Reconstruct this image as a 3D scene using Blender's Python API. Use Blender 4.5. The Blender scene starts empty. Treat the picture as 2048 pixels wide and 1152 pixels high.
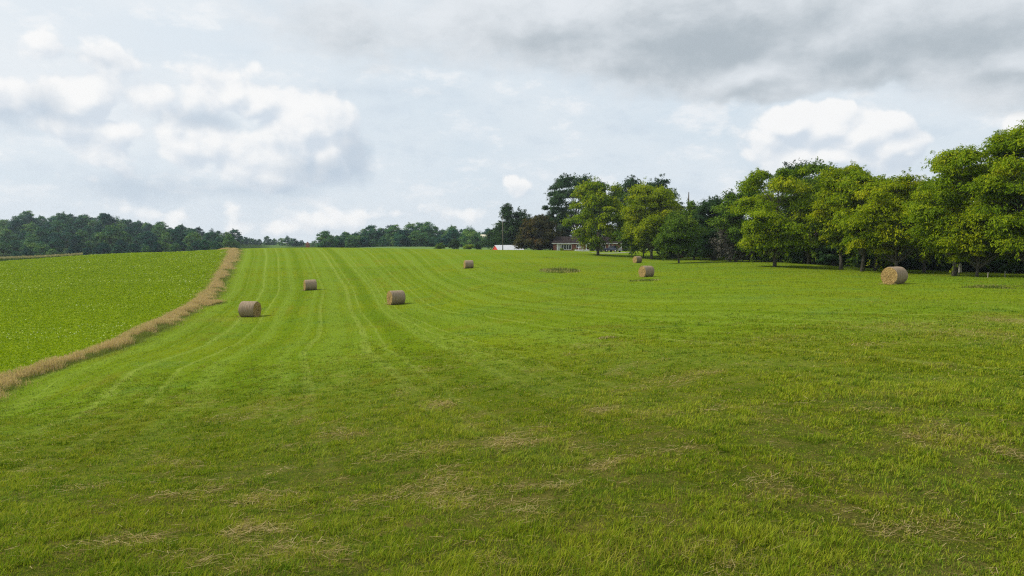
import bpy, math, random
import numpy as np
rng = np.random.default_rng(11)
random.seed(5)
PI = math.pi
SC = bpy.context.scene
COL = SC.collection

# ------------------------------------------------------------------ camera
F = 1400.0                      # focal length in photo pixels (2048 wide)
PITCH = math.atan((576 - 485) / F)
CAMZ = 3.1
cam_d = bpy.data.cameras.new('camera'); cam = bpy.data.objects.new('camera', cam_d); COL.objects.link(cam)
cam_d.sensor_width = 36.0; cam_d.lens = 36.0 * F / 2048
cam_d.clip_start = 0.05; cam_d.clip_end = 20000
cam.location = (0, 0, CAMZ); cam.rotation_euler = (PI / 2 - PITCH, 0, 0)
SC.camera = cam

def ray(px, py):
    u = (np.asarray(px, float) - 1024) / F; v = (576 - np.asarray(py, float)) / F
    y = math.cos(PITCH) + v * math.sin(PITCH); z = v * math.cos(PITCH) - math.sin(PITCH)
    return u / y, z / y                     # X and Z per metre of forward distance

# ------------------------------------------------------------------ noise
def _hash(ix, iy, s):
    h = (ix.astype(np.int64) * 374761393 + iy.astype(np.int64) * 668265263 + s * 974634777) & 0x7fffffff
    h = ((h ^ (h >> 13)) * 1274126177) & 0x7fffffff
    return ((h ^ (h >> 16)) & 0xffff) / 65535.0
def vnoise(x, y, s=0):
    x = np.asarray(x, float); y = np.asarray(y, float)
    ix = np.floor(x); iy = np.floor(y); fx = x - ix; fy = y - iy
    fx = fx * fx * (3 - 2 * fx); fy = fy * fy * (3 - 2 * fy)
    a = _hash(ix, iy, s); b = _hash(ix + 1, iy, s); c = _hash(ix, iy + 1, s); d = _hash(ix + 1, iy + 1, s)
    return (a * (1 - fx) + b * fx) * (1 - fy) + (c * (1 - fx) + d * fx) * fy
def fbm(x, y, s=0, o=4):
    t = 0; a = .5; n = 0
    for i in range(o):
        t = t + a * vnoise(np.asarray(x) * 2 ** i + 17.3 * i, np.asarray(y) * 2 ** i - 9.1 * i, s + i); n += a; a *= .5
    return t / n
def sstep(a, b, x):
    t = np.clip((x - a) / (b - a), 0, 1); return t * t * (3 - 2 * t)

# ------------------------------------------------------------------ terrain
def pchip(x, y, q):
    x = np.asarray(x, float); y = np.asarray(y, float); h = np.diff(x); d = np.diff(y) / h
    m = np.zeros_like(y); m[0] = d[0]; m[-1] = d[-1]
    for i in range(1, len(x) - 1):
        if d[i - 1] * d[i] > 0:
            w1 = 2 * h[i] + h[i - 1]; w2 = h[i] + 2 * h[i - 1]
            m[i] = (w1 + w2) / (w1 / d[i - 1] + w2 / d[i])
    q = np.clip(q, x[0], x[-1]); k = np.clip(np.searchsorted(x, q) - 1, 0, len(x) - 2)
    t = (q - x[k]) / h[k]
    return ((1 + 2 * t) * (1 - t) ** 2 * y[k] + t * (1 - t) ** 2 * h[k] * m[k]
            + t * t * (3 - 2 * t) * y[k + 1] + t * t * (t - 1) * h[k] * m[k + 1])
# heights surveyed as (distance ahead, apparent row) along sight lines
COLS = {
    -420: [(7,1155),(12,1000),(20,880),(33,780),(50,690),(75,622),(110,575),(150,550),(180,540),(230,537),(280,533),(340,520),(450,496),(560,478),(700,470),(1000,476)],
    0:    [(7,1152),(12,985),(20,870),(33,788),(50,690),(75,614),(110,560),(150,533),(182,525),(232,527),(280,527),(330,516),(430,494),(540,474),(620,469),(1000,476)],
    165:  [(7,1152),(12,982),(20,862),(33,765),(50,682),(75,615),(110,563),(150,531),(190,512.5),(230,518),(280,521),(330,512),(430,484),(540,463),(620,457),(1000,476)],
    250:  [(7,1152),(12,980),(20,855),(33,750),(50,676),(75,616),(110,566),(150,529),(195,508),(230,508),(280,510),(330,509),(430,488),(530,474),(620,470),(1000,480)],
    350:  [(7,1152),(12,978),(20,848),(33,748),(50,675),(75,616),(110,566),(150,528),(190,508),(230,504),(280,506),(330,506),(430,493),(530,483),(620,481),(1000,484)],
    497:  [(7,1152),(12,975),(20,835),(30,752),(40,704),(66,636),(95,583),(130,541),(180,510),(232,496.5),(260,496.5),(300,500),(420,497),(520,491),(900,487)],
    620:  [(7,1152),(12,970),(20,818),(30,735),(40,690),(66,620),(95,580),(130,539),(180,508),(240,495),(270,495.5),(330,500),(420,497),(900,490)],
    790:  [(7,1152),(12,955),(20,802),(30,718),(45,661),(72,611),(100,570),(130,538),(180,506),(232,496.8),(260,496.8),(300,498),(400,493.5),(480,489),(900,484)],
    1024: [(7,1148),(12,925),(20,783),(30,695),(45,636),(62,600),(90,562),(123,533),(160,511),(200,501),(225,500),(270,501),(340,498),(420,494),(900,484)],
    1290: [(7,1140),(12,890),(20,750),(30,670),(45,618),(62,585),(91,554),(120,536),(150,525),(190,509),(222,502.5),(260,500),(420,494),(900,480)],
    1550: [(7,1135),(12,862),(20,722),(30,648),(45,594),(62,566),(90,545),(110,532),(130,524),(160,515),(220,505),(420,494),(900,480)],
    1790: [(7,1130),(12,855),(20,710),(30,632),(45,589),(58,568),(75,554),(90,545),(130,530),(220,511),(420,500),(900,485)],
    2048: [(7,1125),(12,845),(20,697),(30,622),(45,581),(58,566),(70,556),(90,545),(130,530),(220,511),(420,500),(900,485)],
}
LR0, LR1, NLR = math.log(0.8), math.log(4000), 430
lrg = np.linspace(LR0, LR1, NLR); rg = np.exp(lrg)
col_a, col_z = [], []
for px, tab in sorted(COLS.items()):
    a = math.atan(float(ray(px, 495)[0])); d = np.array([t[0] for t in tab], float)
    z = ray(px, [t[1] for t in tab])[1] * d + CAMZ
    r = d / math.cos(a)
    r = np.concatenate([[0.5, 3.0], r, [2500, 5000]]); z = np.concatenate([[0.0, 0.0], z, [z[-1] + 1, z[-1] + 1]])
    col_a.append(a); col_z.append(pchip(np.log(r), z, lrg))
col_a = [-1.2] + col_a + [1.2]; col_z = [col_z[0]] + col_z + [col_z[-1]]
col_a = [-PI] + col_a + [PI]; zm = (col_z[0] + col_z[-1]) / 2; col_z = [zm] + col_z + [zm]
col_a = np.array(col_a); col_z = np.array(col_z)
NA = 1441; ag = np.linspace(-PI, PI, NA)
TAB = np.empty((NA, NLR))
for j in range(NLR): TAB[:, j] = pchip(col_a, col_z[:, j], ag)
k = np.exp(-.5 * (np.arange(-16, 17) / 6.0) ** 2); k /= k.sum()          # soften creases between sight lines
TAB = sum(w * np.roll(TAB, s, 0) for s, w in zip(range(-16, 17), k))
A, R = np.meshgrid(ag, rg, indexing='ij')
gx, gy = R * np.sin(A), R * np.cos(A)
TAB += (fbm(gx * .35, gy * .35, 3, 3) - .5) * .16 * sstep(1, 6, R) * (1 - sstep(60, 150, R))
TAB += (fbm(gx * 1.7, gy * 1.7, 8, 2) - .5) * .05 * (1 - sstep(15, 40, R))

def terr(X, Y):
    X = np.asarray(X, float); Y = np.asarray(Y, float)
    a = (np.arctan2(X, Y) + PI) / (2 * PI) * (NA - 1); l = (np.log(np.maximum(np.hypot(X, Y), .81)) - LR0) / (LR1 - LR0) * (NLR - 1)
    i = np.clip(a.astype(int), 0, NA - 2); j = np.clip(l.astype(int), 0, NLR - 2); fa = a - i; fl = l - j
    return (TAB[i, j] * (1 - fa) + TAB[i + 1, j] * fa) * (1 - fl) + (TAB[i, j + 1] * (1 - fa) + TAB[i + 1, j + 1] * fa) * fl
def hit(px, py, dmax=900):
    sx, sz = ray(px, py); d = np.exp(np.linspace(math.log(3.5), math.log(dmax), 3000))
    g = terr(sx * d, d) - (CAMZ + sz * d); w = np.nonzero(g >= 0)[0]
    if not len(w): return float(sx * dmax), float(dmax)
    i = w[0]; return float(sx * d[i]), float(d[i])
def at(px, d):                    # ground point at a given distance along a sight line
    x = float(ray(px, 500)[0]) * d; return x, d, float(terr(x, d))

# ------------------------------------------------------------------ zones of the field (plan polylines)
STRIP = np.array([(-150,270),(-98,236),(-88,222)] + [hit(*p) for p in ((465,515),(452,538),(440,560),(428,582),(408,602),(372,624),(335,645),(297,664),(228,697),(150,722),(60,752),(0,772))] + [(-21.5,24),(-19,12),(-17,0),(-15,-20)])
_o = np.argsort(STRIP[:, 1]); SY, SX = STRIP[_o, 1], STRIP[_o, 0]
def strip_x(Y): return np.interp(Y, SY, SX)
def interp_guides(X, Y):
    gs = [(0, strip_x(Y)), (28, np.interp(Y, [0,8,20,40,66,100,240,400], [12,7,2,-4,-11,-19,-60,-105])),
          (52, np.interp(Y, [0,10,20,30,45,62,105,220,400], [60,45,32,22,12,3.4,-7,-27,-60])),
          (88, np.interp(Y, [0,20,40,60,90,120,200,400], [110,78,62,50,33,22,10,-10]))]
    u = np.where(X < gs[0][1], X - gs[0][1], 0.0)
    for (u0, x0), (u1, x1) in zip(gs[:-1], gs[1:]):
        t = (X - x0) / np.maximum(x1 - x0, .5); u = np.where((t >= 0) & (t < 1), u0 + t * (u1 - u0), u)
    return np.where(X >= gs[-1][1], 88 + (X - gs[-1][1]), u)
PATCH = []
for px, py, rx, ry, amp in [(1030,878,70,13,1.1),(1190,826,45,9,.7),(1330,905,75,11,.7),(1250,925,60,9,.7),(1060,978,90,12,.8),(930,985,80,10,.55),(530,995,80,16,.8),
        (500,1062,40,24,1.1),(275,1078,55,22,.9),(390,1112,70,18,.5),(700,866,60,12,.6),(890,806,35,9,.7),(1400,747,40,6,.7),(2015,905,45,26,1.0),
        (1900,870,60,22,.45),(2030,642,70,10,.7),(1950,668,110,16,.5),(1800,655,130,14,.35),(860,900,120,14,.45),(560,1110,80,16,.45),(760,1000,90,14,.5),(480,835,70,10,.4),
        (1660,960,110,24,.35),(1850,1040,140,40,.4),(1400,1100,160,30,.3),(1000,1120,120,22,.4),(440,640,60,5,.3),(1210,690,80,6,.35),(1560,680,120,9,.3),(1780,690,90,8,.35),(1300,830,60,8,.4)]:
    x, y = hit(px, py); y0 = hit(px, min(py + ry, 1200))[1]; y1 = hit(px, py - ry)[1]
    PATCH.append((x, y, rx * y / F, max((y1 - y0) / 2, .12), amp))
def straw(X, Y):
    wx = X + (fbm(X * 1.1, Y * 1.1, 40, 3) - .5) * 1.6; wy = Y + (fbm(X * 1.1, Y * 1.1, 50, 3) - .5) * 1.6
    s = np.zeros_like(X)
    for x, y, rx, ry, amp in PATCH:
        s = np.maximum(s, amp * np.exp(-(((wx - x) / rx) ** 2 + ((wy - y) / ry) ** 2)))
    n = fbm(X * .9, Y * .9, 21, 4)
    s = s + .38 * sstep(.58, .80, n) * (1 - sstep(18, 45, np.hypot(X, Y)))
    return np.clip(s * (.35 + 1.2 * fbm(X * 3, Y * 3, 33, 3)), 0, 1)

# ------------------------------------------------------------------ node helpers
def newmat(name):
    m = bpy.data.materials.new(name); m.use_nodes = True; m.node_tree.nodes.clear(); return m, m.node_tree
def N(nt, typ, *ins, out=0, **props):
    n = nt.nodes.new(typ)
    for k, v in props.items(): setattr(n, k, v)
    for i, v in enumerate(ins):
        if v is None: continue
        key, val = v if isinstance(v, tuple) and len(v) == 2 and isinstance(v[0], (str, int)) and not isinstance(v[1], (int,)) or (isinstance(v, tuple) and isinstance(v[0], str)) else (i, v)
        s = n.inputs[key]
        if hasattr(val, 'is_output'): nt.links.new(val, s)
        else:
            if s.type == 'RGBA' and not isinstance(val, (int, float)) and len(val) == 3: val = (*val, 1)
            s.default_value = val
    return n.outputs[out]
def M(nt, op, a, b=0.0, c=0.0, clamp=False): return N(nt, 'ShaderNodeMath', a, b, c, operation=op, use_clamp=clamp)
def V(nt, op, a, b=(0,0,0), out=0): return N(nt, 'ShaderNodeVectorMath', a, b, operation=op, out=out)
def mix(nt, f, a, b, bt='MIX'):
    n = nt.nodes.new('ShaderNodeMix'); n.data_type = 'RGBA'; n.blend_type = bt; n.clamp_factor = True
    for s, v in ((n.inputs[0], f), (n.inputs[6], a), (n.inputs[7], b)):
        if hasattr(v, 'is_output'): nt.links.new(v, s)
        else: s.default_value = v if isinstance(v, (int, float)) else (*v[:3], 1)
    return n.outputs[2]
def ss(nt, x, a, b, lo=0.0, hi=1.0):
    n = nt.nodes.new('ShaderNodeMapRange'); n.interpolation_type = 'SMOOTHSTEP'
    nt.links.new(x, n.inputs[0]); n.inputs[1].default_value = a; n.inputs[2].default_value = b; n.inputs[3].default_value = lo; n.inputs[4].default_value = hi
    return n.outputs[0]
def noise(nt, vec, scale, detail=4, rough=.55, out=0, dist=0):
    n = nt.nodes.new('ShaderNodeTexNoise'); nt.links.new(vec, n.inputs['Vector'])
    n.inputs['Scale'].default_value = scale; n.inputs['Detail'].default_value = detail; n.inputs['Roughness'].default_value = rough; n.inputs['Distortion'].default_value = dist
    return n.outputs[out]
def attr(nt, name, out='Fac'):
    n = nt.nodes.new('ShaderNodeAttribute'); n.attribute_name = name; return n.outputs[out]
def principled(nt, col, rough=.7, spec=.3, normal=None, **kw):
    n = nt.nodes.new('ShaderNodeBsdfPrincipled')
    for key, v in (('Base Color', col), ('Roughness', rough), ('Specular IOR Level', spec), *kw.items()):
        if hasattr(v, 'is_output'): nt.links.new(v, n.inputs[key])
        else: n.inputs[key].default_value = v if isinstance(v, (int, float)) else (*v[:3], 1)
    if normal is not None: nt.links.new(normal, n.inputs['Normal'])
    return n.outputs[0]
def out(nt, sh):
    o = nt.nodes.new('ShaderNodeOutputMaterial'); nt.links.new(sh, o.inputs[0])
def bump(nt, h, strength=.5, dist=.05):
    return N(nt, 'ShaderNodeBump', ('Strength', float(strength)), ('Distance', float(dist)), ('Height', h))
def plain(name, col, rough=.7, spec=.3, var=.25, scale=3.0, bumps=0.0, **kw):
    m, nt = newmat(name); g = N(nt, 'ShaderNodeTexCoord', out=3)
    n1 = noise(nt, g, scale, 5, .6); c2 = [min(1, c * (1 + var)) for c in col]; c1 = [c * (1 - var) for c in col]
    c = mix(nt, ss(nt, n1, .3, .7), c1, c2)
    out(nt, principled(nt, c, rough, spec, bump(nt, noise(nt, g, scale * 6, 4), bumps, .02) if bumps else None, **kw)); return m

# ------------------------------------------------------------------ field colours (shared by ground and blades)
def field_colour(nt):
    pos = N(nt, 'ShaderNodeNewGeometry'); u = attr(nt, 'swath'); st = attr(nt, 'straw')
    n1 = noise(nt, pos, .055, 3); n2 = noise(nt, pos, .45, 4); n3 = noise(nt, pos, 2.6, 3)
    c = mix(nt, ss(nt, n1, .35, .65), GREEN_A, GREEN_B)
    c = mix(nt, ss(nt, n2, .48, .75), c, GREEN_DARK)
    c = mix(nt, M(nt, 'MULTIPLY', ss(nt, n3, .5, .8), .5), c, GREEN_YEL)
    n4 = noise(nt, pos, .16, 5, .62); n5 = noise(nt, V(nt, 'ADD', pos, (57.0, 31.0, 0)), .24, 5, .65)
    c = mix(nt, ss(nt, n4, .53, .68, 0, .62), c, GREEN_OLIVE)
    c = mix(nt, ss(nt, n5, .53, .68, 0, .60), c, GREEN_COOL)
    # swaths left by the mower run along lines of equal "swath" value
    wob = M(nt, 'ADD', u, M(nt, 'MULTIPLY', n2, .7))
    comb = N(nt, 'ShaderNodeCombineXYZ', wob, 0.0, 0.0)
    s1 = noise(nt, comb, .42, 1); s2 = noise(nt, comb, 1.0, 1, .6)
    keep = attr(nt, 'swathamp')
    f1 = M(nt, 'MULTIPLY', ss(nt, s1, .46, .58), M(nt, 'MULTIPLY', keep, .8))
    c = mix(nt, f1, c, GREEN_PALE)
    f2 = M(nt, 'MULTIPLY', ss(nt, s2, .56, .64), M(nt, 'MULTIPLY', keep, ss(nt, n2, .25, .7, .2, .62)))
    c = mix(nt, f2, c, SWATH)
    f3 = M(nt, 'MULTIPLY', ss(nt, s1, .46, .37), M(nt, 'MULTIPLY', keep, .52))
    c = mix(nt, f3, c, GREEN_B2)
    c = mix(nt, M(nt, 'MULTIPLY', st, .8), c, STRAW_C)
    return c, n2, n3, pos
GREEN_OLIVE = (.185, .165, .020); GREEN_COOL = (.105, .205, .045)
GREEN_A = (.132, .216, .012); GREEN_B = (.190, .240, .010); GREEN_B2 = (.092, .165, .005); GREEN_DARK = (.125, .200, .008)
GREEN_YEL = (.24, .26, .006); GREEN_PALE = (.185, .270, .028); SWATH = (.32, .39, .08); STRAW_C = (.30, .235, .065)

mat_ground, nt = newmat('field_ground')
c, n2, n3, pos = field_colour(nt)
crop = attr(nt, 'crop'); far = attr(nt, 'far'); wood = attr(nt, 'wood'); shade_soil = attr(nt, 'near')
hf = noise(nt, pos, 9, 5, .7); hf2 = noise(nt, pos, 1.4, 6, .7)
cc = mix(nt, ss(nt, hf2, .3, .7), (.17, .26, .006), (.26, .34, .008))
c = mix(nt, ss(nt, hf, .38, .70), mix(nt, .45, c, (.05, .09, .006)), mix(nt, .35, c, (.24, .31, .015)))
fine = noise(nt, pos, 45, 4, .8); soil_with_shade = mix(nt, ss(nt, hf2, .38, .62), (.036, .052, .006), (.095, .072, .024)); soil_with_shade = mix(nt, ss(nt, fine, .52, .68), soil_with_shade, (.17, .14, .035)); soil_with_shade = mix(nt, ss(nt, fine, .48, .34), soil_with_shade, (.018, .022, .004)); c = mix(nt, M(nt, 'MULTIPLY', shade_soil, .85), c, soil_with_shade)  # brown soil patches, painted darker near by to imitate shadow between the blades
c = mix(nt, crop, c, cc)
c = mix(nt, far, c, mix(nt, noise(nt, pos, .03, 4), (.10, .17, .055), (.15, .22, .06)))
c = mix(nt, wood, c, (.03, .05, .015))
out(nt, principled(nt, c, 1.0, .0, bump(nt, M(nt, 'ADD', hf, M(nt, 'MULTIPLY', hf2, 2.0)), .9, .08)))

def leafmat(name, stops, trans=.35, rough=.55, rand=0.0, a='tint'):
    m, nt = newmat(name); t = attr(nt, a)
    if rand:
        oi = nt.nodes.new('ShaderNodeObjectInfo'); t = M(nt, 'ADD', t, M(nt, 'MULTIPLY_ADD', oi.outputs['Random'], rand, -rand / 2), clamp=True)
    r = nt.nodes.new('ShaderNodeValToRGB'); nt.links.new(t, r.inputs[0]); e = r.color_ramp.elements
    while len(e) < len(stops): e.new(.5)
    for q, (p, cl) in zip(e, stops): q.position = p; q.color = (*cl, 1)
    pb = principled(nt, r.outputs[0], rough, .02)
    tr = N(nt, 'ShaderNodeBsdfTranslucent', mix(nt, 1.0, r.outputs[0], (1.0, 1.15, .45), 'MULTIPLY'))
    out(nt, N(nt, 'ShaderNodeMixShader', trans, pb, tr)); return m

mat_blade, nt = newmat('grass_blades')
c, n2, n3, pos = field_colour(nt); t = attr(nt, 'tint')
r = nt.nodes.new('ShaderNodeValToRGB'); nt.links.new(t, r.inputs[0]); e = r.color_ramp.elements
BL = [(0, (.045,.11,.004)), (.30, (.19,.285,.012)), (.62, (.36,.41,.020)), (.78, (.40,.41,.02)), (.9, (.36,.28,.07)), (1, (.44,.34,.11))]
while len(e) < len(BL): e.new(.5)
for q, (p, cl) in zip(e, BL): q.position = p; q.color = (*cl, 1)
c = mix(nt, M(nt, 'MULTIPLY_ADD', attr(nt, 'near'), .34, .28), c, r.outputs[0])
pb = principled(nt, c, .6, .015); tr = N(nt, 'ShaderNodeBsdfTranslucent', c)
out(nt, N(nt, 'ShaderNodeMixShader', .36, pb, tr))

# ------------------------------------------------------------------ mesh helpers
def mesh_np(name, co, faces_flat, lens, attrs=None, fattrs=None, midx=None, mats=()):
    me = bpy.data.meshes.new(name); co = np.ascontiguousarray(co, dtype=np.float32).reshape(-1, 3)
    me.vertices.add(len(co)); me.vertices.foreach_set('co', co.ravel())
    ff = np.ascontiguousarray(faces_flat, dtype=np.int32).ravel(); lens = np.asarray(lens, dtype=np.int32)
    me.loops.add(len(ff)); me.loops.foreach_set('vertex_index', ff)
    me.polygons.add(len(lens)); st = np.concatenate([[0], np.cumsum(lens)[:-1]]).astype(np.int32)
    me.polygons.foreach_set('loop_start', st)
    try: me.polygons.foreach_set('loop_total', lens)
    except Exception: pass
    if midx is not None: me.polygons.foreach_set('material_index', np.asarray(midx, dtype=np.int32))
    for dom, dct in (('POINT', attrs or {}), ('FACE', fattrs or {})):
        for kx, v in dct.items():
            at_ = me.attributes.new(kx, 'FLOAT', dom); at_.data.foreach_set('value', np.ascontiguousarray(v, dtype=np.float32))
    for m in mats: me.materials.append(m)
    me.update(calc_edges=True); me.validate(); return me
def link(name, me, parent=None, loc=None, rz=0.0):
    o = bpy.data.objects.new(name, me); COL.objects.link(o)
    if parent: o.parent = parent
    if loc is not None: o.location = loc
    o.rotation_euler[2] = rz; return o
def tag(o, label=None, cat=None, group=None, kind=None):
    for kx, v in (('label', label), ('category', cat), ('group', group), ('kind', kind)):
        if v: o[kx] = v
    return o
def empty(name, loc, label, cat, group=None, rz=0.0):
    o = bpy.data.objects.new(name, None); COL.objects.link(o); o.location = loc; o.rotation_euler[2] = rz; o.empty_display_size = .3
    return tag(o, label, cat, group)
class MB:
    def __init__(s): s.v = []; s.f = []; s.m = []
    def add(s, vs, fs, m=0):
        b = len(s.v); s.v += [tuple(map(float, p)) for p in vs]; s.f += [tuple(b + i for i in f) for f in fs]; s.m += [m] * len(fs)
    def box(s, x0, x1, y0, y1, z0, z1, m=0):
        s.add([(x0,y0,z0),(x1,y0,z0),(x1,y1,z0),(x0,y1,z0),(x0,y0,z1),(x1,y0,z1),(x1,y1,z1),(x0,y1,z1)],
              [(0,3,2,1),(4,5,6,7),(0,1,5,4),(1,2,6,5),(2,3,7,6),(3,0,4,7)], m)
    def prism(s, poly, y0, y1, m=0):           # x-z polygon extruded along y
        n = len(poly); vs = [(x, y0, z) for x, z in poly] + [(x, y1, z) for x, z in poly]
        s.add(vs, [tuple(range(n)), tuple(range(2 * n - 1, n - 1, -1))] + [(i, i + n, (i + 1) % n + n, (i + 1) % n) for i in range(n)], m)
    def tube(s, pts, rad, sides=8, m=0, cap=True):
        pts = [np.array(p, float) for p in pts]; rings = []; b = len(s.v); n = len(pts)
        for i, p in enumerate(pts):
            d = pts[min(i + 1, n - 1)] - pts[max(i - 1, 0)]; d /= np.linalg.norm(d) + 1e-9
            a = np.cross(d, (0, 0, 1.0) if abs(d[2]) < .9 else (1.0, 0, 0)); a /= np.linalg.norm(a); c_ = np.cross(d, a)
            for q in range(sides):
                t = 2 * PI * q / sides; s.v.append(tuple(p + rad[i] * (math.cos(t) * a + math.sin(t) * c_)))
        for i in range(n - 1):
            for q in range(sides):
                q2 = (q + 1) % sides; s.f.append((b + i * sides + q, b + i * sides + q2, b + (i + 1) * sides + q2, b + (i + 1) * sides + q)); s.m.append(m)
        if cap:
            s.f.append(tuple(b + q for q in range(sides - 1, -1, -1))); s.m.append(m)
            s.f.append(tuple(b + (n - 1) * sides + q for q in range(sides))); s.m.append(m)
    def mesh(s, name, mats, smooth=False):
        me = bpy.data.meshes.new(name); me.from_pydata(s.v, [], s.f)
        for m in mats: me.materials.append(m)
        me.polygons.foreach_set('material_index', s.m); me.update()
        if not smooth: me.shade_flat()
        else: me.shade_smooth()
        return me
    def obj(s, name, mats, parent=None, loc=None, rz=0.0, smooth=False):
        return link(name, s.mesh(name, mats if isinstance(mats, (list, tuple)) else [mats], smooth), parent, loc, rz)

# ------------------------------------------------------------------ ground
deg = np.degrees(ag); keep = np.array([i for i in range(NA - 1) if abs(deg[i]) <= 50 or i % 12 == 0])
na = len(keep); Ak = ag[keep]
X = np.outer(np.sin(Ak), rg); Y = np.outer(np.cos(Ak), rg); Z = TAB[keep, :]
co = np.stack([X, Y, Z], -1).reshape(-1, 3); co = np.vstack([co, [[0, 0, float(TAB[:, 0].mean())]]])
ii = np.arange(na)[:, None]; jj = np.arange(NLR - 1)[None, :]; i2 = (ii + 1) % na
quad = np.stack([ii * NLR + jj, ii * NLR + jj + 1, i2 * NLR + jj + 1, i2 * NLR + jj], -1).reshape(-1, 4)
fan = np.stack([np.full(na, na * NLR), np.arange(na) * NLR, ((np.arange(na) + 1) % na) * NLR], -1)
def zones(X, Y):
    r = np.hypot(X, Y); a = np.degrees(np.arctan2(X, Y)); u = interp_guides(X, Y)
    crop = sstep(.3, -.3, X - strip_x(Y)) * sstep(-5, 5, Y)
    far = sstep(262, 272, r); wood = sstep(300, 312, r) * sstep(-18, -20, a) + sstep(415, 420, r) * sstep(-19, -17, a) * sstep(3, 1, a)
    amp = sstep(4, 18, r) * (1 - .75 * sstep(40, 75, u)) * (1 - .5 * sstep(-3, 0, -r))
    return u, crop, far, np.clip(wood, 0, 1), np.clip(amp, 0, 1)
u, crop, far, wood, amp = zones(co[:, 0], co[:, 1])
gm = mesh_np('ground', co, np.concatenate([quad.ravel(), fan.ravel()]), [4] * len(quad) + [3] * len(fan),
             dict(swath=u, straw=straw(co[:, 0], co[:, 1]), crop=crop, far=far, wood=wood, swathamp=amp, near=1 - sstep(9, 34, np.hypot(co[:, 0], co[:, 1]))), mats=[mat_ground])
tag(link('ground', gm), kind='structure')

# ------------------------------------------------------------------ grass
def blades(X, Y, h, w, lean, tint, seg=2, z=None, az=None, extra=None):
    n = len(X); z = terr(X, Y) if z is None else z; az = rng.uniform(0, 2 * PI, n) if az is None else az
    d = np.stack([np.cos(az), np.sin(az)], -1); p = np.stack([-d[:, 1], d[:, 0]], -1)
    base = np.stack([X, Y, z - .01], -1)
    def P(t, side, wf):
        q = base.copy(); q[:, :2] += d * (lean * h * t ** 1.7)[:, None] + p * (side * w * wf)[:, None]; q[:, 2] += h * t * np.sqrt(np.maximum(1 - (lean * t * .6) ** 2, .2)); return q
    if seg == 2:
        vs = np.stack([P(0., -.5, 1), P(0., .5, 1), P(.55, .45, 1), P(.55, -.45, 1), P(1., 0, 0)], 1); k = 5
        f = np.arange(n)[:, None] * k; q = np.concatenate([f + [0, 1, 2, 3], f + [3, 2, 4]], 1); lens = np.tile([4, 3], n)
    else:
        vs = np.stack([P(0., -.5, 1), P(0., .5, 1), P(1., 0, 0)], 1); k = 3
        q = np.arange(n * 3).reshape(n, 3); lens = np.full(n, 3)
    at_ = {'tint': np.repeat(tint, k)}
    for kx, v in (extra or {}).items(): at_[kx] = np.repeat(v, k)
    return vs.reshape(-1, 3), q, lens, at_
def merge(parts):
    off = 0; vs = []; qs = []; ls = []; at_ = {}
    for v, q, l, a_ in parts:
        vs.append(v); qs.append(q.ravel() + off); ls.append(l); off += len(v)
        for kx, val in a_.items(): at_.setdefault(kx, []).append(val)
    return np.concatenate(vs), np.concatenate(qs), np.concatenate(ls), {kx: np.concatenate(v) for kx, v in at_.items()}
def scatter(n, d0, d1, power, half=1.0, pad=2.5):
    # distances with areal density falling as d^-power
    e = 2 - power; t = rng.random(n); d = (d0 ** e + t * (d1 ** e - d0 ** e)) ** (1 / e)
    x = (rng.random(n) * 2 - 1) * (half * d + pad); return x, d
parts = []
for n, d0, d1, pw, seg, kb in ((125000, 4.0, 42, 1.7, 2, 9), (430000, 16, 135, 1.9, 1, 1)):
    x, y = scatter(n, d0, d1, pw, .84, 2.0); r = np.hypot(x, y)
    ok = (x > strip_x(y) + .6); x, y, r = x[ok], y[ok], r[ok]
    fade = 1 - sstep(20, 42, r) if kb > 1 else sstep(15, 36, r); ok = rng.random(len(r)) < fade; x, y, r = x[ok], y[ok], r[ok]
    ttint = rng.normal(0, .28, len(x)); th_ = rng.uniform(.6, 1.45, len(x)); tid = np.repeat(np.arange(len(x)), kb); sc_r = np.maximum(1, r / 9) ** .7
    oaz = rng.uniform(0, 2 * PI, len(tid)); orad = np.abs(rng.normal(0, .045, len(tid))) * sc_r[tid] * (kb > 1)
    x = x[tid] + np.cos(oaz) * orad; y = y[tid] + np.sin(oaz) * orad; r = r[tid]; ttint = ttint[tid]; th_ = th_[tid]
    cl = fbm(x * 2.2, y * 2.2, 70, 3); cl2 = fbm(x * .4, y * .4, 90, 3); s = straw(x, y)
    ok = rng.random(len(x)) < np.clip((.55 + .7 * cl) * (1 - .6 * s), .2, 1); x, y, r, cl, cl2, s, ttint, th_, oaz = (q[ok] for q in (x, y, r, cl, cl2, s, ttint, th_, oaz))
    n = len(x)
    cl = sstep(.28, .72, cl); h = (.024 + .046 * cl + .10 * np.maximum(cl2 - .45, 0)) * rng.uniform(.6, 1.3, n) * th_ * np.maximum(1, (r / 30)) ** .35
    tall = rng.random(n) < .02; h[tall] *= 1.9
    w = rng.uniform(.0045, .0090, n) * np.maximum(1, r / 8.5) ** .92
    tint = np.clip(rng.normal(.40, .12, n) + ttint + .5 * (cl2 - .5) + .5 * (fbm(x * 1.3, y * 1.3, 95, 3) - .5), 0, .8)
    dry = rng.random(n) < (.095 + .55 * s); tint[dry] = rng.uniform(.78, 1, dry.sum())
    lean = rng.uniform(.15, 1.15, n); lean[dry] *= 1.3
    uu, cr, fa, wo, am = zones(x, y)
    parts.append(blades(x, y, h, w, lean, tint, seg, az=oaz + rng.normal(0, .9, n), extra=dict(swath=uu, straw=s, swathamp=am, near=1 - sstep(16, 45, r))))
v, q, l, a_ = merge(parts)
tag(link('grass', mesh_np('grass', v, q, l, a_, mats=[mat_blade])), kind='stuff', label='short mown green grass covering the hay field')

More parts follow.
